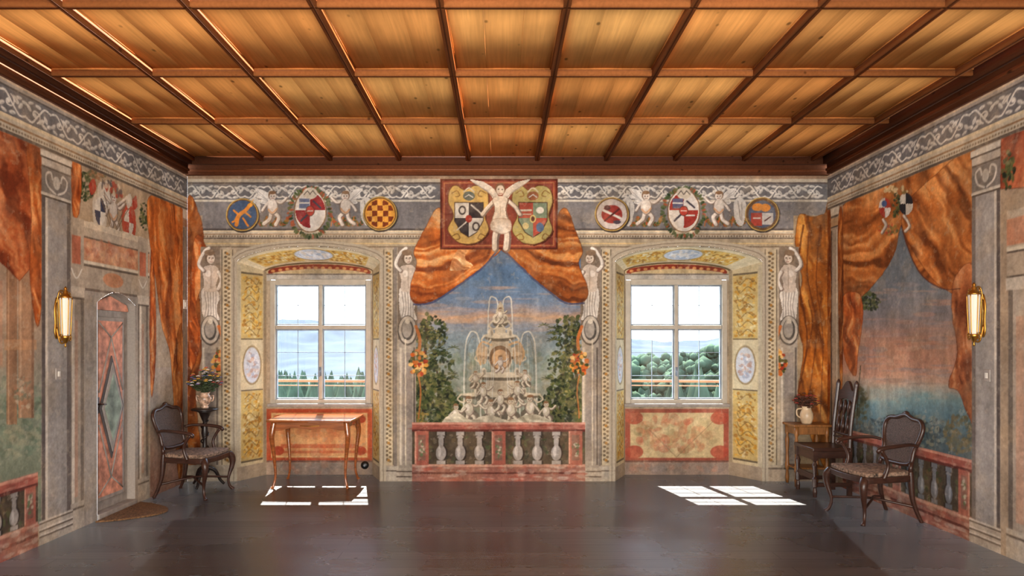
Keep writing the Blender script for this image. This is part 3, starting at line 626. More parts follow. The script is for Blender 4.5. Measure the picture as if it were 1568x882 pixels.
cy=(Y[:-1,:-1]+Y[1:,1:])/2; cz=(Z[:-1,:-1]+Z[1:,1:])/2
def dtop(y): t=np.clip((y-DY0)/(DY1-DY0),0,1); return 1.86+.10*np.sin(np.pi*t)
keep=~((cy>DY0)&(cy<DY1)&(cz<dtop(cy)))
wl=grid_mesh('wl',np.stack([np.full(Y.shape,XL),Y,Z],-1),f.C,keep,FM)
def plain(name,corners,col):
    co=np.array(corners,float); return raw_mesh(name,co,np.array([[0,1,2,3]]),np.repeat(s2l(col)[None],4,0),FM)
wl2=plain('p',[(XL,YR,0),(XL,3.8,0),(XL,3.8,ZT),(XL,YR,ZT)],(174,160,144))
yy=np.linspace(DY0,DY1,14); prof=[(DY0,0)]+[(q,float(dtop(q))) for q in yy]+[(DY1,0)]
pp=np.array([[(XL+.001,a,b_) for a,b_ in prof],[(XL-.10,a,b_) for a,b_ in prof]])
cc=np.zeros(pp.shape); cc[:]=(158,150,142)
rv=grid_mesh('rv',pp,cc,full(pp),FM)
join([wl,wl2,rv],'wall_left')

f,Y,Z=side(XR,1); f.rect(500,322,1045,738,(170,154,136))
f.mode('p')
f.grad([(1284,300),(1500,220),(1510,760),(1284,700)],[(380,(106,114,124)),(440,(114,120,128)),(490,(134,122,120)),(530,(174,126,104)),(575,(188,140,116)),(594,(166,154,140)),(612,(120,146,148)),(640,(98,126,136)),(670,(84,100,106))],noise=14,wob=0)
for i in range(90): f.ell(random.uniform(1310,1490),random.uniform(430,590),random.uniform(8,26),random.uniform(1.2,4),random.choice([(186,136,112),(146,132,130),(126,128,136),(192,154,130),(120,112,108)]),.35)
f.foliage(1330,462,18,14,90,DG,(1.5,4)); f.foliage(1306,500,10,40,70,DG,(1.5,4),.6)
f.foliage(1390,660,75,24,330,[(80,94,100),(104,120,122),(124,136,132),(68,78,82),(144,144,126)],(1.5,4.5),.7); f.foliage(1470,665,24,30,140,[(104,98,70),(124,110,80),(92,98,84)],(2,5),.7)
f.foliage(1316,620,14,30,80,[(114,112,88),(92,96,76)],(2,4),.7); f.line([(1312,650),(1314,600),(1318,560)],2,(80,66,50),.8,sm=True)
f.drape([(1288,318),(1400,262),(1492,222),(1496,430),(1470,440),(1440,440),(1410,420),(1392,385),(1380,345),(1372,380),(1358,410),(1338,436),(1318,455),(1294,462)],((106,58,28),(180,106,52),(220,152,90)),center=(1290,250),w=12,warp=18,stretch=4)
f.drape([(1380,330),(1430,270),(1494,240),(1494,440),(1450,445),(1408,400)],((104,56,28),(182,108,54),(220,154,92)),ang=62,w=11,warp=14)
f.drape([(1290,455),(1318,452),(1320,500),(1314,540),(1310,576),(1296,556),(1290,520)],OR,85,6)
f.drape([(1462,425),(1494,420),(1500,650),(1484,640),(1468,600),(1452,590),(1466,540),(1458,480)],((106,56,34),(182,110,66),(210,150,106)),88,8)
f.line([(1380,345),(1392,385),(1412,422),(1442,442),(1470,442)],2,(92,54,44),.8,sm=True)
quarter(f,1355,318,9,15,(164,60,48),(206,200,196)); quarter(f,1387,312,11,17,(50,48,54),(206,200,190)); f.foliage(1360,352,14,8,30,[(150,120,60),(96,90,56),(184,68,48)],(1.5,3.5)); limb(f,[(1352,336),(1356,345),(1350,356)],4); limb(f,[(1384,330),(1392,345),(1386,354)],4); f.foliage(1372,290,20,6,30,[(120,100,60),(200,180,140)],(1.5,4)); f.ell(1354,312,4,5,(76,96,144)); f.foliage(1372,314,5,22,36,DG,(1.5,3))
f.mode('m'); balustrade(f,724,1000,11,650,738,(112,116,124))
f.rect(998,322,1046,738,(156,138,118)); f.rect(1012,322,1034,738,(176,162,144)); f.rect(1010,322,1036,334,(208,198,181)); f.rect(1010,334,1036,337,SH); f.rect(1010,338,1036,350,(188,154,116)); f.rect(1010,350,1036,352,SH); f.rect(1014,356,1017,735,(206,196,179)); f.rect(1030,356,1034,735,SH)
f.drape([(998,345),(1012,350),(1010,500),(1004,600),(998,560)],OR2,88,6)
f.drape([(1034,345),(1046,345),(1046,690),(1036,600)],OR2,88,6)
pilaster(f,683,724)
f.rect(500,322,682,738,(164,145,124)); f.drape([(500,322),(682,322),(682,372),(640,380),(600,396),(500,400)],((110,54,40),(170,86,58),(206,128,90)),60,12,sm=False); f.foliage(672,356,8,18,40,DG,(2,4))
f.rect(500,396,674,462,(180,164,145)); f.rect(500,404,674,430,(188,134,106)); f.rect(500,432,674,436,(210,200,180)); f.rect(500,436,674,438,SH); f.rect(500,460,674,463,SH)
f.rect(644,462,672,738,(164,152,139)); f.rect(646,462,650,738,(206,196,182)); f.rect(666,462,672,738,(114,104,95)); f.rect(652,500,662,700,(186,140,116),.6); f.rect(642,462,675,474,(196,186,172)); f.rect(642,708,675,738,(180,170,156)); f.rect(642,714,675,716,SH); f.rect(640,462,644,738,(94,86,81))
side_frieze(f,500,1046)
f.finish(1.0)
wr=grid_mesh('wr',np.stack([np.full(Y.shape,XR),Y,Z],-1),f.C,full(Y),FM)
wr2=plain('p',[(XR,3.8,0),(XR,YR,0),(XR,YR,ZT),(XR,3.8,ZT)],(174,160,144))
join([wr,wr2],'wall_right')
plain('wall_front',[(XR,YR,0),(XL,YR,0),(XL,YR,ZC),(XR,YR,ZC)],(190,180,166))

# ---------------------------------------------------------------- boxes helper
def boxes(name,lst,mat,cols=True):
    co=[];q=[];cl=[]
    for (x0,x1,y0,y1,z0,z1,c) in lst:
        b0=len(co)
        co+=[(x0,y0,z0),(x1,y0,z0),(x1,y1,z0),(x0,y1,z0),(x0,y0,z1),(x1,y0,z1),(x1,y1,z1),(x0,y1,z1)]
        for t in((0,3,2,1),(4,5,6,7),(0,1,5,4),(1,2,6,5),(2,3,7,6),(3,0,4,7)): q.append([b0+i for i in t])
        cl+=[s2l(c)]*8
    return raw_mesh(name,np.array(co),np.array(q),np.array(cl),mat)
boxes('floor',[(XL-.12,XR+.05,YR-.05,D+N+.05,-.1,0,(80,70,66))],FL)
xs=[-3.34+.745*i for i in range(10)]
ys=[6.14-1.09*i for i in range(8)]
ys=[y+(0.06 if y<4.5 else 0) for y in ys]
L=[]
xe=[XL-.02]+xs+[XR+.02]; ye=sorted([YR]+[y for y in ys if y>YR]+[D+.02])
for i in range(len(xe)-1):
    for j in range(len(ye)-1):
        w=xe[i+1]-xe[i]; nb=max(1,round(w/.25)); tint=random.uniform(.92,1.07); hy=random.uniform(-8,10)
        for k in range(nb):
            v=tint*random.uniform(.975,1.025); c=(min(250,214*v),min(250,(152+hy)*v),(86+hy)*v)
            L.append((xe[i]+w*k/nb+.0008,xe[i]+w*(k+1)/nb-.0008,ye[j],ye[j+1],ZC,ZC+.03,c))
        for (a0,a1) in((xe[i]+.022,xe[i]+.030),(xe[i+1]-.030,xe[i+1]-.022)):
            L.append((a0,a1,ye[j]+.022,ye[j+1]-.022,ZC-.008,ZC,(184,120,64)))
        for b0 in(ye[j]+.022,ye[j+1]-.030): L.append((xe[i]+.030,xe[i+1]-.030,b0,b0+.008,ZC-.008,ZC,(184,120,64)))
L.append((XL-.1,XR+.1,YR-.1,D+.1,ZC+.031,ZC+.08,(80,50,30)))
BC=(140,84,46)
for x in xs: L.append((x-.022,x+.022,YR,D,ZC-.05,ZC-.0005,BC)); L.append((x-.005,x+.005,YR,D,ZC-.052,ZC-.05,(96,54,28)))
for y in ys:
    L.append((XL,XR,y-.022,y+.022,ZC-.048,ZC-.001,(144,88,48))); L.append((XL,XR,y-.005,y+.005,ZC-.05,ZC-.048,(100,56,30)))
boxes('ceiling',L,CW)
dk=(100,58,36); dk2=(86,50,32)
boxes('trim_1',[(XL,XR,D-.05,D-.001,ZT-.01,ZC,dk),(XL,XR,D-.09,D-.05,ZC-.085,ZC,dk2),(XL,XR,D-.065,D-.05,ZT+.02,ZT+.045,(118,68,40))],CW)
boxes('trim_2',[(XL+.001,XL+.05,YR,D-.09,ZT-.01,ZC,dk),(XL+.05,XL+.09,YR,D-.09,ZC-.085,ZC,dk2),(XL+.05,XL+.065,YR,D-.09,ZT+.02,ZT+.045,(118,68,40))],CW)
boxes('trim_3',[(XR-.05,XR-.001,YR,D-.09,ZT-.01,ZC,dk),(XR-.09,XR-.05,YR,D-.09,ZC-.085,ZC,dk2),(XR-.065,XR-.05,YR,D-.09,ZT+.02,ZT+.045,(118,68,40))],CW)

# ---------------------------------------------------------------- mesh part helpers
def empty(name,loc,rz=0):
    e=bpy.data.objects.new(name,None); e.location=loc; e.rotation_euler=(0,0,rz); e.empty_display_size=.1; sc.collection.objects.link(e); return e
def part(par,name,bm,mat,smoothf=True,bevel=0):
    bmesh.ops.recalc_face_normals(bm,faces=bm.faces)
    me=bpy.data.meshes.new(name); bm.to_mesh(me); bm.free(); me.materials.append(mat)
    if smoothf:
        for p in me.polygons: p.use_smooth=True
    ob=bpy.data.objects.new(name,me); sc.collection.objects.link(ob); ob.parent=par
    if bevel:
        md=ob.modifiers.new('b','BEVEL'); md.width=bevel; md.segments=2; md.limit_method='ANGLE'
    return ob
def bx(bm,x0,x1,y0,y1,z0,z1):
    v=[bm.verts.new(p) for p in((x0,y0,z0),(x1,y0,z0),(x1,y1,z0),(x0,y1,z0),(x0,y0,z1),(x1,y0,z1),(x1,y1,z1),(x0,y1,z1))]
    for t in((0,3,2,1),(4,5,6,7),(0,1,5,4),(1,2,6,5),(2,3,7,6),(3,0,4,7)): bm.faces.new([v[i] for i in t])
def tube(bm,pts,r,seg=10,sm=True,closed=False,flat=1.0,n=5):
    m=len(pts); rr=[r]*m if not hasattr(r,'__len__') else list(r)
    Q=[tuple(p)+(q,) for p,q in zip(pts,rr)]
    if sm: Q=[tuple(q) for q in smooth(Q,closed,n)]
    C=[Vector(q[:3]) for q in Q]; R=[max(q[3],.0008) for q in Q]; m=len(C)
    up=None; rings=[]
    for i in range(m):
        a=C[(i-1)%m] if (closed or i>0) else C[i]; b_=C[(i+1)%m] if (closed or i<m-1) else C[i]
        t=(b_-a).normalized() if (b_-a).length>0 else Vector((0,0,1))
        if up is None: up=t.orthogonal().normalized()
        up=(up-t*up.dot(t)).normalized(); s_=t.cross(up)
        rings.append([bm.verts.new(C[i]+(up*math.cos(k*2*math.pi/seg)+s_*math.sin(k*2*math.pi/seg)*flat)*R[i]) for k in range(seg)])
    for i in range(m if closed else m-1):
        A=rings[i];B=rings[(i+1)%m]
        for k in range(seg): bm.faces.new((A[k],A[(k+1)%seg],B[(k+1)%seg],B[k]))
    if not closed: bm.faces.new(rings[0][::-1]); bm.faces.new(rings[-1])
def lathe(bm,prof,c=(0,0,0),seg=20):
    rings=[]
    for r,z in prof: rings.append([bm.verts.new((c[0]+max(r,.0005)*math.cos(k*2*math.pi/seg),c[1]+max(r,.0005)*math.sin(k*2*math.pi/seg),c[2]+z)) for k in range(seg)])
    for A,B in zip(rings,rings[1:]):
        for k in range(seg): bm.faces.new((A[k],A[(k+1)%seg],B[(k+1)%seg],B[k]))
    bm.faces.new(rings[0][::-1]); bm.faces.new(rings[-1])
def slab(bm,pts,ax,t0,t1):
    def mk(p,t): 
        return {'x':(t,p[0],p[1]),'y':(p[0],t,p[1]),'z':(p[0],p[1],t)}[ax]
    A=[bm.verts.new(mk(p,t0)) for p in pts]; B=[bm.verts.new(mk(p,t1)) for p in pts]; n=len(pts)
    bm.faces.new(A[::-1]); bm.faces.new(B)
    for i in range(n): bm.faces.new((A[i],A[(i+1)%n],B[(i+1)%n],B[i]))
def blob(bm,c,r,seg=8,rot=None):
    M=Matrix.Translation(c)@(rot if rot else Matrix())@Matrix.Diagonal((r[0],r[1],r[2],1))
    bmesh.ops.create_uvsphere(bm,u_segments=seg,v_segments=max(4,seg-2),radius=1,matrix=M)
BM=bmesh.new

# ---------------------------------------------------------------- windows
M_lead=simple('lead_bar',(120,130,142),.5)
for wi,(x0,x1,z0,z1) in enumerate(WZ):
    e=empty('window_%d'%(wi+1),(0,0,0)); y=D+N; m_=(x0+x1)/2; fr=.05; zt_=EYE+(HY-501)/S2
    b=BM(); 
    bx(b,x0-.01,x0+fr,y-.01,y+.09,z0,z1); bx(b,x1-fr,x1+.01,y-.01,y+.09,z0,z1); bx(b,x0+fr,x1-fr,y-.01,y+.09,z0,z0+fr); bx(b,x0+fr,x1-fr,y-.01,y+.09,z1-.055,z1+.01)
    part(e,'frame',b,M_white,False,.006)
    b=BM(); bx(b,m_-.02,m_+.02,y-.005,y+.07,z0+fr,z1-.055); part(e,'mullion',b,M_white,False,.006)
    b=BM(); bx(b,x0+fr,x1-fr,y-.003,y+.07,zt_-.022,zt_+.022); part(e,'transom',b,M_white,False,.006)
    b=BM(); w=BM(); gl_=BM()
    for (a,c) in((x0+fr,m_-.02),(m_+.02,x1-fr)):
        for (p,q,nh) in((z0+fr,zt_-.022,2),(zt_+.022,z1-.055,1)):
            r=.016
            bx(b,a,a+r,y+.02,y+.055,p,q); bx(b,c-r,c,y+.02,y+.055,p,q); bx(b,a+r,c-r,y+.02,y+.055,p,p+r); bx(b,a+r,c-r,y+.02,y+.055,q-r,q)
            k=(a+c)/2; bx(w,k-.003,k+.003,y+.03,y+.045,p+r,q-r)
            for i in range(nh): zz=p+(q-p)*(i+1)/(nh+1); bx(w,a+r,c-r,y+.03,y+.045,zz-.003,zz+.003)
            bx(gl_,a+r,c-r,y+.036,y+.039,p+r,q-r)
    part(e,'casements',b,M_lead,False,.003); part(e,'glazing_bars',w,M_lead,False); part(e,'glass',gl_,M_glass,False)
    b=BM(); bx(b,x0-.03,x1+.03,y-.05,y+.02,z0-.035,z0+.002); part(e,'sill',b,M_stone,False,.008)
    b=BM(); bx(b,m_-.012,m_+.012,y-.02,y-.004,z0+.32,z0+.42); tube(b,[(m_,y-.025,z0+.37),(m_,y-.045,z0+.37),(m_,y-.05,z0+.31)],.006,8); part(e,'handle',b,M_lead)

# ---------------------------------------------------------------- door
e=empty('door_1',(XL,0,0)); xb=-.075
b=BM(); bx(b,xb-.03,xb,DY0-.02,DY1+.02,0,2.0); part(e,'backing_frame',b,M_stone,False)
ya,yb,za,zb=5.875,6.315,.13,1.74
b=BM(); bx(b,xb,xb+.018,ya,yb,za,zb); part(e,'leaf',b,M_stone,False,.004)
ym=(ya+yb)/2
g_=.035; zc=.94
b=BM(); slab(b,[(ya+g_,za+g_),(yb-g_,za+g_),(yb-g_,zb-g_),(ya+g_,zb-g_)],'x',xb+.016,xb+.022); part(e,'field',b,M_red,False)
b=BM(); slab(b,[(ym,zc-.46),(yb-g_,zc),(ym,zc+.46),(ya+g_,zc)],'x',xb+.021,xb+.034); part(e,'diamond_border',b,M_dk,False,.004)
b=BM(); slab(b,[(ym,zc-.40),(yb-g_-.025,zc),(ym,zc+.40),(ya+g_+.025,zc)],'x',xb+.033,xb+.042); part(e,'diamond_field',b,M_stone,False,.003)
b=BM(); slab(b,[(ym,zc-.30),(yb-g_-.055,zc),(ym,zc+.30),(ya+g_+.055,zc)],'x',xb+.041,xb+.048); part(e,'diamond_centre',b,M_green,False,.003)
b=BM()
for s_ in(1,-1):
    for (p,q) in(((ya+g_,zc+s_*.14),(ym,zc+s_*.62)),((yb-g_,zc+s_*.14),(ym,zc+s_*.62)),((ya+g_,zc+s_*.75),(ym,zc+s_*.62)),((yb-g_,zc+s_*.75),(ym,zc+s_*.62))):
        tube(b,[(xb+.024,p[0],p[1]),(xb+.024,q[0],q[1])],.007,6,sm=False)
part(e,'raised_mouldings',b,M_stone)
b=BM(); slab(b,[(DY0+.01,1.80),(DY1-.01,1.80),(DY1-.04,1.86),(ym,1.93),(DY0+.04,1.86)],'x',xb,xb+.02); part(e,'arched_head',b,M_red,False,.004)
b=BM(); bx(b,xb,.02,DY0,DY1,0,.05); part(e,'threshold',b,M_stone,False,.005)
b=BM(); tube(b,[(xb+.018,ya+.03,.98),(xb+.06,ya+.03,.98),(xb+.062,ya+.08,.975)],.007,8); bx(b,xb+.018,xb+.024,ya+.012,ya+.045,.9,1.04); part(e,'latch',b,M_dark,False)
b=BM(); pts=[(0,-.36)]+[(.42*math.sin(math.pi*k/14)**.8,-.36+.72*k/14) for k in range(1,14)]+[(0,.36)]
slab(b,[(XL+.03+p[0],6.08+p[1]) for p in pts],'z',.001,.016)
part(None,'doormat',b,M_mat,False,.004)

# ---------------------------------------------------------------- sconces (brass lanterns with frosted glass)
def sconce(loc,rz):
    e=empty('wall_sconce',loc,rz); cx=.075
    b=BM(); slab(b,[tuple(p) for p in smooth([(0,-.17),(.024,-.12),(.02,-.04),(.026,.04),(.02,.10),(0,.15),(-.02,.10),(-.026,.04),(-.02,-.04),(-.024,-.12)],True,4)],'x',.002,.009); part(e,'back_plate',b,M_brass,True)
    b=BM(); tube(b,[(.006,0,-.08),(.03,0,-.19),(.06,0,-.2),(cx,0,-.17)],.006,8); tube(b,[(.006,0,.10),(.03,0,.2),(cx,0,.19)],.005,8)
    lathe(b,[(.003,-.235),(.010,-.225),(.004,-.21),(.014,-.195),(.030,-.165),(.036,-.15),(.030,-.145)],(cx,0,0),12)
    lathe(b,[(.044,.145),(.046,.152),(.034,.165),(.018,.185),(.02,.195),(.009,.205),(.014,.218),(.003,.235)],(cx,0,0),12)
    for k in range(6):
        a=k*math.pi/3+.5; c,s_=math.cos(a),math.sin(a)
        tube(b,[(cx+.033*c,.033*s_,-.15),(cx+.040*c,.040*s_,0),(cx+.045*c,.045*s_,.148)],.0032,6)
    for s_ in(-1,1):
        tube(b,[(cx,s_*.03,-.155),(cx,s_*.055,-.185),(cx,s_*.07,-.155),(cx,s_*.055,-.135),(cx,s_*.05,-.15)],.0045,8)
        tube(b,[(cx,s_*.042,.15),(cx,s_*.06,.17),(cx,s_*.052,.19),(cx,s_*.042,.18)],.004,8)
    part(e,'brass_lantern_cage',b,M_brass)
    b=BM(); lathe(b,[(.026,-.145),(.029,-.14),(.035,0),(.040,.14),(.038,.146)],(cx,0,0),12); part(e,'glass_shade',b,M_lamp,False)
sconce((XL,5.26,1.71),0); sconce((XR,5.04,1.72),math.pi)

# ---------------------------------------------------------------- writing table
e=empty('console_table',(-1.985,7.33,0)); W_,Dp=.44,.31
b=BM(); o=[(-W_,-Dp),(-W_*.5,-Dp-.012),(0,-Dp-.02),(W_*.5,-Dp-.012),(W_,-Dp),(W_+.01,0),(W_,Dp),(-W_,Dp),(-W_-.01,0)]
slab(b,o,'z',.695,.72); part(e,'top',b,M_table,False,.008)
b=BM()
def apron(yv):
    pts=[(-.38,.69),(.38,.69),(.38,.60),(.30,.605),(.2,.632),(.08,.625),(0,.612),(-.08,.625),(-.2,.632),(-.30,.605),(-.38,.60)]
    slab(b,pts,'y',yv-.01,yv+.01)
apron(-.25); apron(.25)
for xv in(-.375,.375):
    slab(b,[(-.25,.69),(.25,.69),(.25,.6),(.15,.63),(-.15,.63),(-.25,.6)],'x',xv-.01,xv+.01)
part(e,'apron',b,M_table,False,.003)
k=0
for sx in(-1,1):
    for sy in(-1,1):
        k+=1; b=BM(); X=sx*.375; Y_=sy*.25
        tube(b,[(X,Y_,.69),(X+sx*.012,Y_+sy*.01,.6),(X+sx*.018,Y_+sy*.015,.52),(X-sx*.004,Y_,.3),(X-sx*.012,Y_-sy*.008,.13),(X+sx*.006,Y_+sy*.004,.03),(X+sx*.02,Y_+sy*.014,.0)],[.03,.03,.026,.017,.013,.014,.02],10); part(e,'leg_%d'%k,b,M_table)
b=BM(); tube(b,[(-.1,-.262,.655),(0,-.272,.65),(.1,-.262,.655)],.004,6); part(e,'drawer_pull',b,M_brass)

# ---------------------------------------------------------------- armchairs
def armchair(loc,rz):
    e=empty('armchair',loc,rz)
    o=smooth([(.26,-.22),(.285,0),(.26,.22),(.22,.275),(0,.255),(-.2,.215),(-.225,.16),(-.225,-.16),(-.2,-.215),(0,-.255),(.22,-.275)],True,4)
    o=[(p[0],p[1]) for p in o]
    b=BM(); slab(b,o,'z',.345,.395); part(e,'seat_rail',b,M_dark,False,.006)
    b=BM(); slab(b,[(x*.93,y*.93) for x,y in o],'z',.395,.43); part(e,'seat_cushion',b,M_uph,True,.014)
    for s_ in(-1,1):
        b=BM(); tube(b,[(.235,s_*.235,.38),(.262,s_*.262,.33),(.262,s_*.262,.25),(.235,s_*.236,.12),(.245,s_*.245,.04),(.272,s_*.268,0)],[.034,.034,.026,.014,.014,.02],10); part(e,'front_leg_%d'%(1 if s_<0 else 2),b,M_dark)
        b=BM(); tube(b,[(-.2,s_*.2,.43),(-.205,s_*.2,.34),(-.215,s_*.205,.2),(-.25,s_*.215,.08),(-.285,s_*.225,0)],[.022,.026,.02,.016,.016],10); part(e,'back_leg_%d'%(1 if s_<0 else 2),b,M_dark)
        b=BM(); tube(b,[(-.235,s_*.225,.645),(-.16,s_*.25,.66),(-.02,s_*.28,.655),(.1,s_*.285,.64),(.145,s_*.282,.62),(.14,s_*.28,.6)],[.013,.014,.016,.018,.018,.01],10); part(e,'arm_%d'%(1 if s_<0 else 2),b,M_dark)
        b=BM(); tube(b,[(.12,s_*.28,.62),(.075,s_*.275,.56),(.05,s_*.268,.48),(.085,s_*.262,.38)],[.014,.014,.015,.02],10); part(e,'arm_support_%d'%(1 if s_<0 else 2),b,M_dark)
    T=lambda y,z:(-.2-(z-.43)*.24,y,z)
    loop=[(0,.47),(.12,.475),(.185,.50),(.19,.60),(.225,.70),(.235,.79),(.19,.845),(.10,.855),(0,.885),(-.10,.855),(-.19,.845),(-.235,.79),(-.225,.70),(-.19,.60),(-.185,.50),(-.12,.475)]
    b=BM(); tube(b,[T(y,z) for y,z in loop],.019,10,closed=True); tube(b,[T(-.05,.875),T(0,.9),T(.05,.875)],[.006,.02,.006],8)
    for s_ in(-1,1): tube(b,[T(s_*.19,.5),T(s_*.2,.42)],.018,8,sm=False)
    part(e,'back_frame',b,M_dark)
    b=BM(); sl_=smooth([(y*.96,(z-.67)*.96+.67) for y,z in loop],True,4)
    A=[b.verts.new(T(p[0],p[1])) for p in sl_]; B=[b.verts.new(Vector(T(p[0],p[1]))+Vector((-.008,0,0))) for p in sl_]; b.faces.new(A); b.faces.new(B[::-1])
    part(e,'cane_back',b,M_cane,False)
    b=BM(); tube(b,[(.24,-.24,.13),(.05,-.06,.16),(-.05,.06,.16),(-.235,.21,.13)],.011,8); tube(b,[(.24,.24,.13),(.05,.06,.165),(-.05,-.06,.165),(-.235,-.21,.13)],.011,8); part(e,'cross_stretcher',b,M_dark)
    return e
armchair((-3.08,6.84,0),math.radians(-6)); armchair((3.22,5.92,0),math.radians(186))

# ---------------------------------------------------------------- carved side chair
e=empty('carved_wooden_chair',(3.25,6.88,0),math.pi)
b=BM(); slab(b,[(.21,-.22),(.22,0),(.21,.22),(-.19,.19),(-.19,-.19)],'z',.45,.485); part(e,'seat',b,M_dark,False,.008)
b=BM(); bx(b,.17,.19,-.18,.18,.36,.45); bx(b,-.17,-.15,-.16,.16,.38,.45)
for s_ in(-1,1): bx(b,-.16,.18,s_*.18-.01,s_*.18+.01,.38,.45)
part(e,'seat_frame',b,M_dark,False,.004)
for i,(X,Y_) in enumerate(((.18,-.19),(.18,.19))):
    b=BM(); bx(b,X-.022,X+.022,Y_-.022,Y_+.022,.36,.45); lathe(b,[(.02,.36),(.012,.345),(.026,.31),(.018,.24),(.012,.2),(.024,.18),(.024,.1),(.014,.09),(.022,.05),(.018,0)],(X,Y_,0),12); part(e,'front_leg_%d'%(i+1),b,M_dark,False)
for i,s_ in enumerate((-1,1)):
    b=BM(); bx(b,-.19,-.15,s_*.17-.018,s_*.17+.018,0,.46); tube(b,[(-.17,s_*.17,.45),(-.185,s_*.17,.7),(-.225,s_*.175,1.02),(-.235,s_*.178,1.10),(-.238,s_*.178,1.14)],[.022,.02,.019,.022,.006],8); part(e,'back_post_%d'%(i+1),b,M_dark,False)
b=BM()
bx(b,-.16,.18,-.195,-.175,.1,.14); bx(b,-.16,.18,.175,.195,.1,.14); bx(b,.165,.185,-.18,.18,.16,.22); part(e,'stretchers',b,M_dark,False,.003)
b=BM(); cr=smooth([(-.17,.92),(-.17,1.02),(-.1,1.04),(-.05,1.10),(0,1.13),(.05,1.10),(.1,1.04),(.17,1.02),(.17,.92),(.06,.95),(-.06,.95)],True,3)
A=[b.verts.new((-.21-(p[1]-.9)*.12,p[0],p[1])) for p in cr]; B=[b.verts.new((-.235-(p[1]-.9)*.12,p[0],p[1])) for p in cr]; b.faces.new(A); b.faces.new(B[::-1])
for i in range(len(A)): b.faces.new((A[i],A[(i+1)%len(A)],B[(i+1)%len(A)],B[i]))
for z0_ in(.56,.6): tube(b,[(-.18,-.17,z0_),(-.18,.17,z0_)],.012,8,sm=False)
part(e,'carved_crest',b,M_dark,False)
b=BM()
for y_ in(-.09,0,.09): tube(b,[(-.18,y_,.6),(-.188,y_+.01,.68),(-.2,y_-.01,.78),(-.21,y_+.01,.87),(-.215,y_,.94)],[.012,.026,.012,.026,.012],8)
part(e,'pierced_splats',b,M_dark)

e=empty('side_table',(3.26,7.29,0))
b=BM(); bx(b,-.2,.2,-.15,.15,.63,.655); part(e,'top',b,M_oak,False,.006)
b=BM(); bx(b,-.17,.17,-.125,-.105,.55,.63); bx(b,-.17,.17,.105,.125,.55,.63); bx(b,-.17,-.15,-.12,.12,.55,.63); bx(b,.15,.17,-.12,.12,.55,.63); bx(b,-.16,.16,-.11,.11,.18,.2); part(e,'apron_and_shelf',b,M_oak,False,.003)
for i,(X,Y_) in enumerate(((-.16,-.115),(.16,-.115),(-.16,.115),(.16,.115))):
    b=BM(); lathe(b,[(.022,.63),(.022,.54),(.012,.52),(.022,.46),(.014,.34),(.018,.22),(.022,.21),(.022,.16),(.012,.14),(.02,.06),(.014,0)],(X,Y_,0),12); part(e,'leg_%d'%(i+1),b,M_oak)
def bouquet(e,z,n,R,H,leafm,petals,seed):
    r=random.Random(seed); bl=BM(); st_=BM(); fl=[BM() for _ in petals]
    for i in range(n):
        a=r.uniform(0,6.283); q=math.sqrt(r.random()); x=R*q*math.cos(a); y=R*q*math.sin(a); h=z+H*(1-.55*q*q)*r.uniform(.55,1)
        tube(st_,[(0,0,z-.03),(x*.4,y*.4,z+(h-z)*.5),(x,y,h)],.002,5,n=3)
        for k in range(3):
            t=r.uniform(.35,1); M=Matrix.Rotation(r.uniform(0,6.28),4,'Z')@Matrix.Rotation(r.uniform(-1,1),4,'X')
            blob(bl,(x*t+r.uniform(-.015,.015),y*t+r.uniform(-.015,.015),z+(h-z)*t+r.uniform(-.02,.01)),(.022,.011,.004),6,M)
        j=r.randrange(len(petals)); 
        for k in range(5):
            t=k*1.2566; M=Matrix.Rotation(t,4,'Z')@Matrix.Rotation(.5,4,'Y'); blob(fl[j],(x+.011*math.cos(t),y+.011*math.sin(t),h),(.011,.007,.004),6,M)
        blob(fl[(j+1)%len(petals)],(x,y,h+.003),(.006,.006,.005),6)
    part(e,'leaves',bl,leafm); part(e,'stems',st_,leafm)
    for j,bb in enumerate(fl): part(e,'blossoms_%d'%(j+1),bb,petals[j])
e=empty('flower_jug',(3.24,7.25,.6565))
b=BM(); lathe(b,[(.045,0),(.052,.01),(.068,.06),(.066,.11),(.05,.145),(.046,.17),(.054,.185),(.048,.185),(.04,.17)],(0,0,0),22); tube(b,[(-.05,0,.16),(-.1,0,.15),(-.1,0,.09),(-.062,0,.06)],.008,8); part(e,'jug',b,M_jug)
bouquet(e,.17,50,.13,.18,M_dry,[M_f3,M_dry,M_dry],3)

PSX,PSY=-3.13,7.2
e=empty('plant_stand',(PSX,PSY,0))
b=BM(); lathe(b,[(.12,.80),(.135,.805),(.135,.82),(.12,.826)],(0,0,0),26); part(e,'top',b,M_black,True)
b=BM(); lathe(b,[(.04,.14),(.05,.18),(.03,.22),(.022,.3),(.034,.36),(.024,.42),(.022,.5),(.036,.56),(.03,.62),(.02,.68),(.045,.74),(.06,.78),(.1,.8)],(0,0,0),18); part(e,'turned_column',b,M_black)
b=BM()
for k in range(3):
    a=k*2.094+.5; c,s_=math.cos(a),math.sin(a); tube(b,[(.03*c,.03*s_,.2),(.1*c,.1*s_,.16),(.15*c,.15*s_,.06),(.19*c,.19*s_,.012)],[.022,.02,.015,.014],8)
part(e,'tripod_feet',b,M_black)
b=BM(); 
tube(b,[(.036*math.cos(t*.7),.036*math.sin(t*.7),.24+t*.017) for t in range(28)],.008,6,n=2); part(e,'carved_spiral',b,M_black)
e=empty('flower_vase',(PSX,PSY,.827))
b=BM(); lathe(b,[(.035,0),(.04,.012),(.028,.025),(.06,.06),(.07,.095),(.06,.125),(.04,.145),(.055,.165),(.048,.165),(.034,.145)],(0,0,0),24)
for s_ in(-1,1): tube(b,[(s_*.06,0,.12),(s_*.09,0,.13),(s_*.085,0,.08),(s_*.062,0,.07)],.006,8)
part(e,'vase',b,M_ceramic)
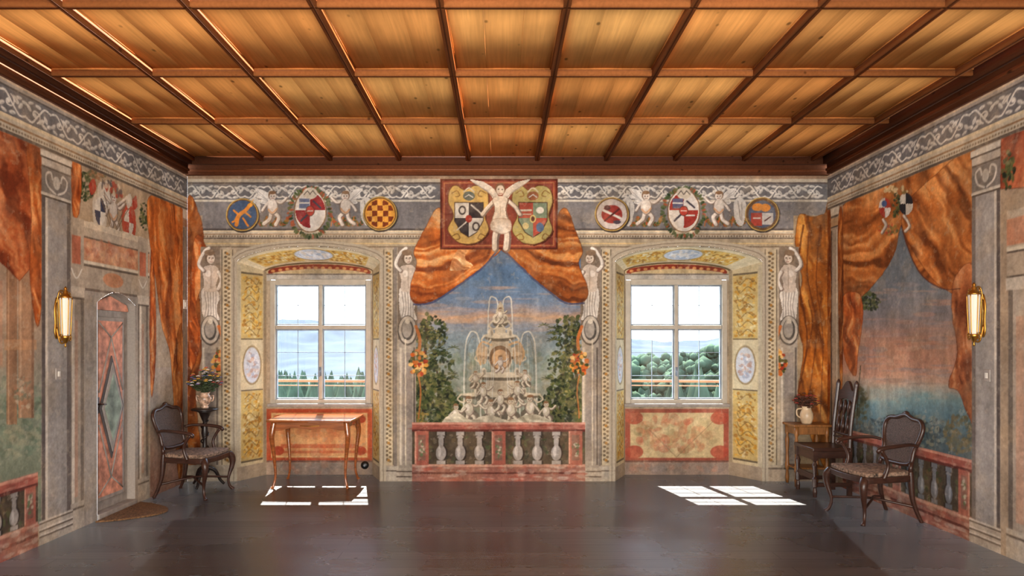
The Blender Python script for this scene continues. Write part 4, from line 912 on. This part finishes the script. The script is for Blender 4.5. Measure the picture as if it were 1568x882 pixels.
bouquet(e,.15,80,.18,.29,M_leaf,[M_f1,M_f2,M_f4,M_f3],8)

# ---------------------------------------------------------------- small fittings
e=empty('light_switch',(XL,7.40,1.93)); b=BM(); bx(b,.001,.012,-.04,.04,-.05,.05); part(e,'plate',b,M_plastic,False,.004); b=BM(); bx(b,.012,.02,-.018,.018,-.025,.025); part(e,'rocker',b,M_plastic,False,.003)
for nm,xx,yy_,zz,sg in(('light_switch',XL,5.28,1.27,1),('light_switch',XR,5.0,1.27,-1)):
    e=empty(nm,(xx,yy_,zz),0 if sg>0 else math.pi); b=BM(); bx(b,.001,.01,-.03,.03,-.045,.045); part(e,'plate',b,M_stone,False,.003); b=BM(); bx(b,.01,.016,-.012,.012,-.02,.02); part(e,'rocker',b,M_plastic,False,.002)
e=empty('cable_outlet',((559-HX)/S2,D+N,EYE-(712-HY)/S2)); b=BM(); lathe(b,[(.045,0),(.045,.02),(.034,.035),(.01,.04)],(0,0,0),20); o_=part(e,'cover',b,M_blackp); o_.rotation_euler=(math.pi/2,0,0)
b=BM(); lathe(b,[(.014,.038),(.014,.044),(.006,.047)],(0,0,0),16); o_=part(e,'socket',b,M_lead); o_.rotation_euler=(math.pi/2,0,0)

# ---------------------------------------------------------------- outdoors
gx=np.linspace(-420,420,160); gy=np.linspace(260,620,70); A,B=np.meshgrid(gx,gy)
H_=-34+(B-240)/380*50+22*(fbm(A/90+5,B/120,2,5)-.5)*((B-200)/300)-(A>0)*np.minimum(A,160)*.03
C_=np.zeros(A.shape+(3,)); C_[:]=(61,65,70); C_*= (1+(fbm(A/14,B/14,4,4)-.5)*.3)[...,None]  # atmospheric haze is painted into the mountain colour
mm,nt,bb=newmat('hazy_mountain'); at=nt.nodes.new('ShaderNodeAttribute'); at.attribute_name='Col'; nt.links.new(at.outputs['Color'],bb.inputs['Base Color']); bb.inputs['Roughness'].default_value=1; bb.inputs['Specular IOR Level'].default_value=0
grid_mesh('mountain_range',np.stack([A,B,H_],-1),C_,full(A),mm)
gx=np.linspace(-140,140,80); gy=np.linspace(12,250,60); A,B=np.meshgrid(gx,gy)
def gh(a,b_): return -7-b_*.05+np.clip(a/20,0,1)*3.0+2*(fbm(a/18,b_/18,5,3)-.5)
C_=np.zeros(A.shape+(3,)); C_[:]=(44,54,40); C_*=(1+(fbm(A/5,B/5,4,4)-.5)*.7)[...,None]
grid_mesh('hillside_meadow',np.stack([A,B,gh(A,B)],-1),C_,full(A),mm)
b=BM(); rr=random.Random(4)
for i in range(700):
    y=rr.uniform(55,190); x=rr.uniform(-.42,.42)*y*1.0; z=float(gh(np.array([x]),np.array([y]))[0])
    h=rr.uniform(6,9.5)*(.65+y/150*.5)
    if rr.random()<.3 or x<0:
        for (z0,z1,r) in((.12,.55,.24),(.35,.8,.18),(.6,1,.12)):
            bmesh.ops.create_cone(b,segments=7,radius1=h*r,radius2=0.02,depth=h*(z1-z0),matrix=Matrix.Translation((x,y,z+h*(z0+z1)/2)),cap_ends=False)
    else:
        for k in range(18): 
            a=rr.uniform(0,6.28); q=rr.uniform(0,.24)*h
            bmesh.ops.create_icosphere(b,subdivisions=1,radius=h*rr.uniform(.05,.11),matrix=Matrix.Translation((x+q*math.cos(a),y+q*math.sin(a),z+h*rr.uniform(.3,1.0)))@Matrix.Rotation(a,4,'Z'))
mt=simple('tree_foliage',(54,64,50),.95,scale=.5,var=.25); mt.node_tree.nodes['Principled BSDF'].inputs['Specular IOR Level'].default_value=0
part(None,'forest_trees',b,mt,True)
b=BM()
for (x0,x1) in((-3.2,-1.0),(.9,3.2)):
    tube(b,[(x0,D+1.3,1.035),(x1,D+1.3,1.02)],.018,8,sm=False)
    tube(b,[(x0,D+1.3,.975),(x1,D+1.3,.96)],.007,8,sm=False)
    for xx in(x0,x1): bx(b,xx-.03,xx+.03,D+1.27,D+1.33,-3.5,1.06)
part(None,'balcony_railing',b,simple('orange_timber',(128,82,48),.8),False)

# ---------------------------------------------------------------- light
w=bpy.data.worlds.new('World'); sc.world=w; w.use_nodes=True; nt=w.node_tree; bg=nt.nodes['Background']
tc=nt.nodes.new('ShaderNodeTexCoord'); sp=nt.nodes.new('ShaderNodeSeparateXYZ'); nt.links.new(tc.outputs['Generated'],sp.inputs[0])
cr=nt.nodes.new('ShaderNodeValToRGB'); cr.color_ramp.elements[0].position=0; cr.color_ramp.elements[0].color=(.84,.92,1,1); cr.color_ramp.elements[1].position=.5; cr.color_ramp.elements[1].color=(.58,.76,1,1)
nt.links.new(sp.outputs['Z'],cr.inputs[0]); nt.links.new(cr.outputs[0],bg.inputs['Color']); bg.inputs['Strength'].default_value=10
def lamp(name,kind,loc,d,energy,col,**k):
    l=bpy.data.lights.new(name,kind); l.energy=energy; l.color=col
    for a,v in k.items(): setattr(l,a,v)
    o=bpy.data.objects.new(name,l); o.location=loc; o.rotation_euler=Vector(d).to_track_quat('-Z','Y').to_euler(); sc.collection.objects.link(o); return o
lamp('sun','SUN',(0,15,20),(.22,-1,-1.4),54,(1,.95,.88),angle=.006)
lamp('rear_fill','AREA',(0,-1.7,1.8),(0,1,.02),590,(1,.95,.88),shape='RECTANGLE',size=6,size_y=2.4)  # added area fill for the room; the wall behind has no window
lamp('rear_low_fill','AREA',(0,-1.0,.5),(0,1,.75),170,(1,.94,.86),shape='RECTANGLE',size=5.5,size_y=.9)  # added low fill, tilted up to brighten the ceiling

cam=bpy.data.cameras.new('camera'); co=bpy.data.objects.new('camera',cam); sc.collection.objects.link(co)
co.location=(0,0,EYE); co.rotation_euler=(math.pi/2,0,0); cam.sensor_width=36; cam.lens=36*F/1568; cam.shift_x=(784-HX)/1568; cam.shift_y=(HY-441)/1568; cam.clip_end=2000
sc.camera=co
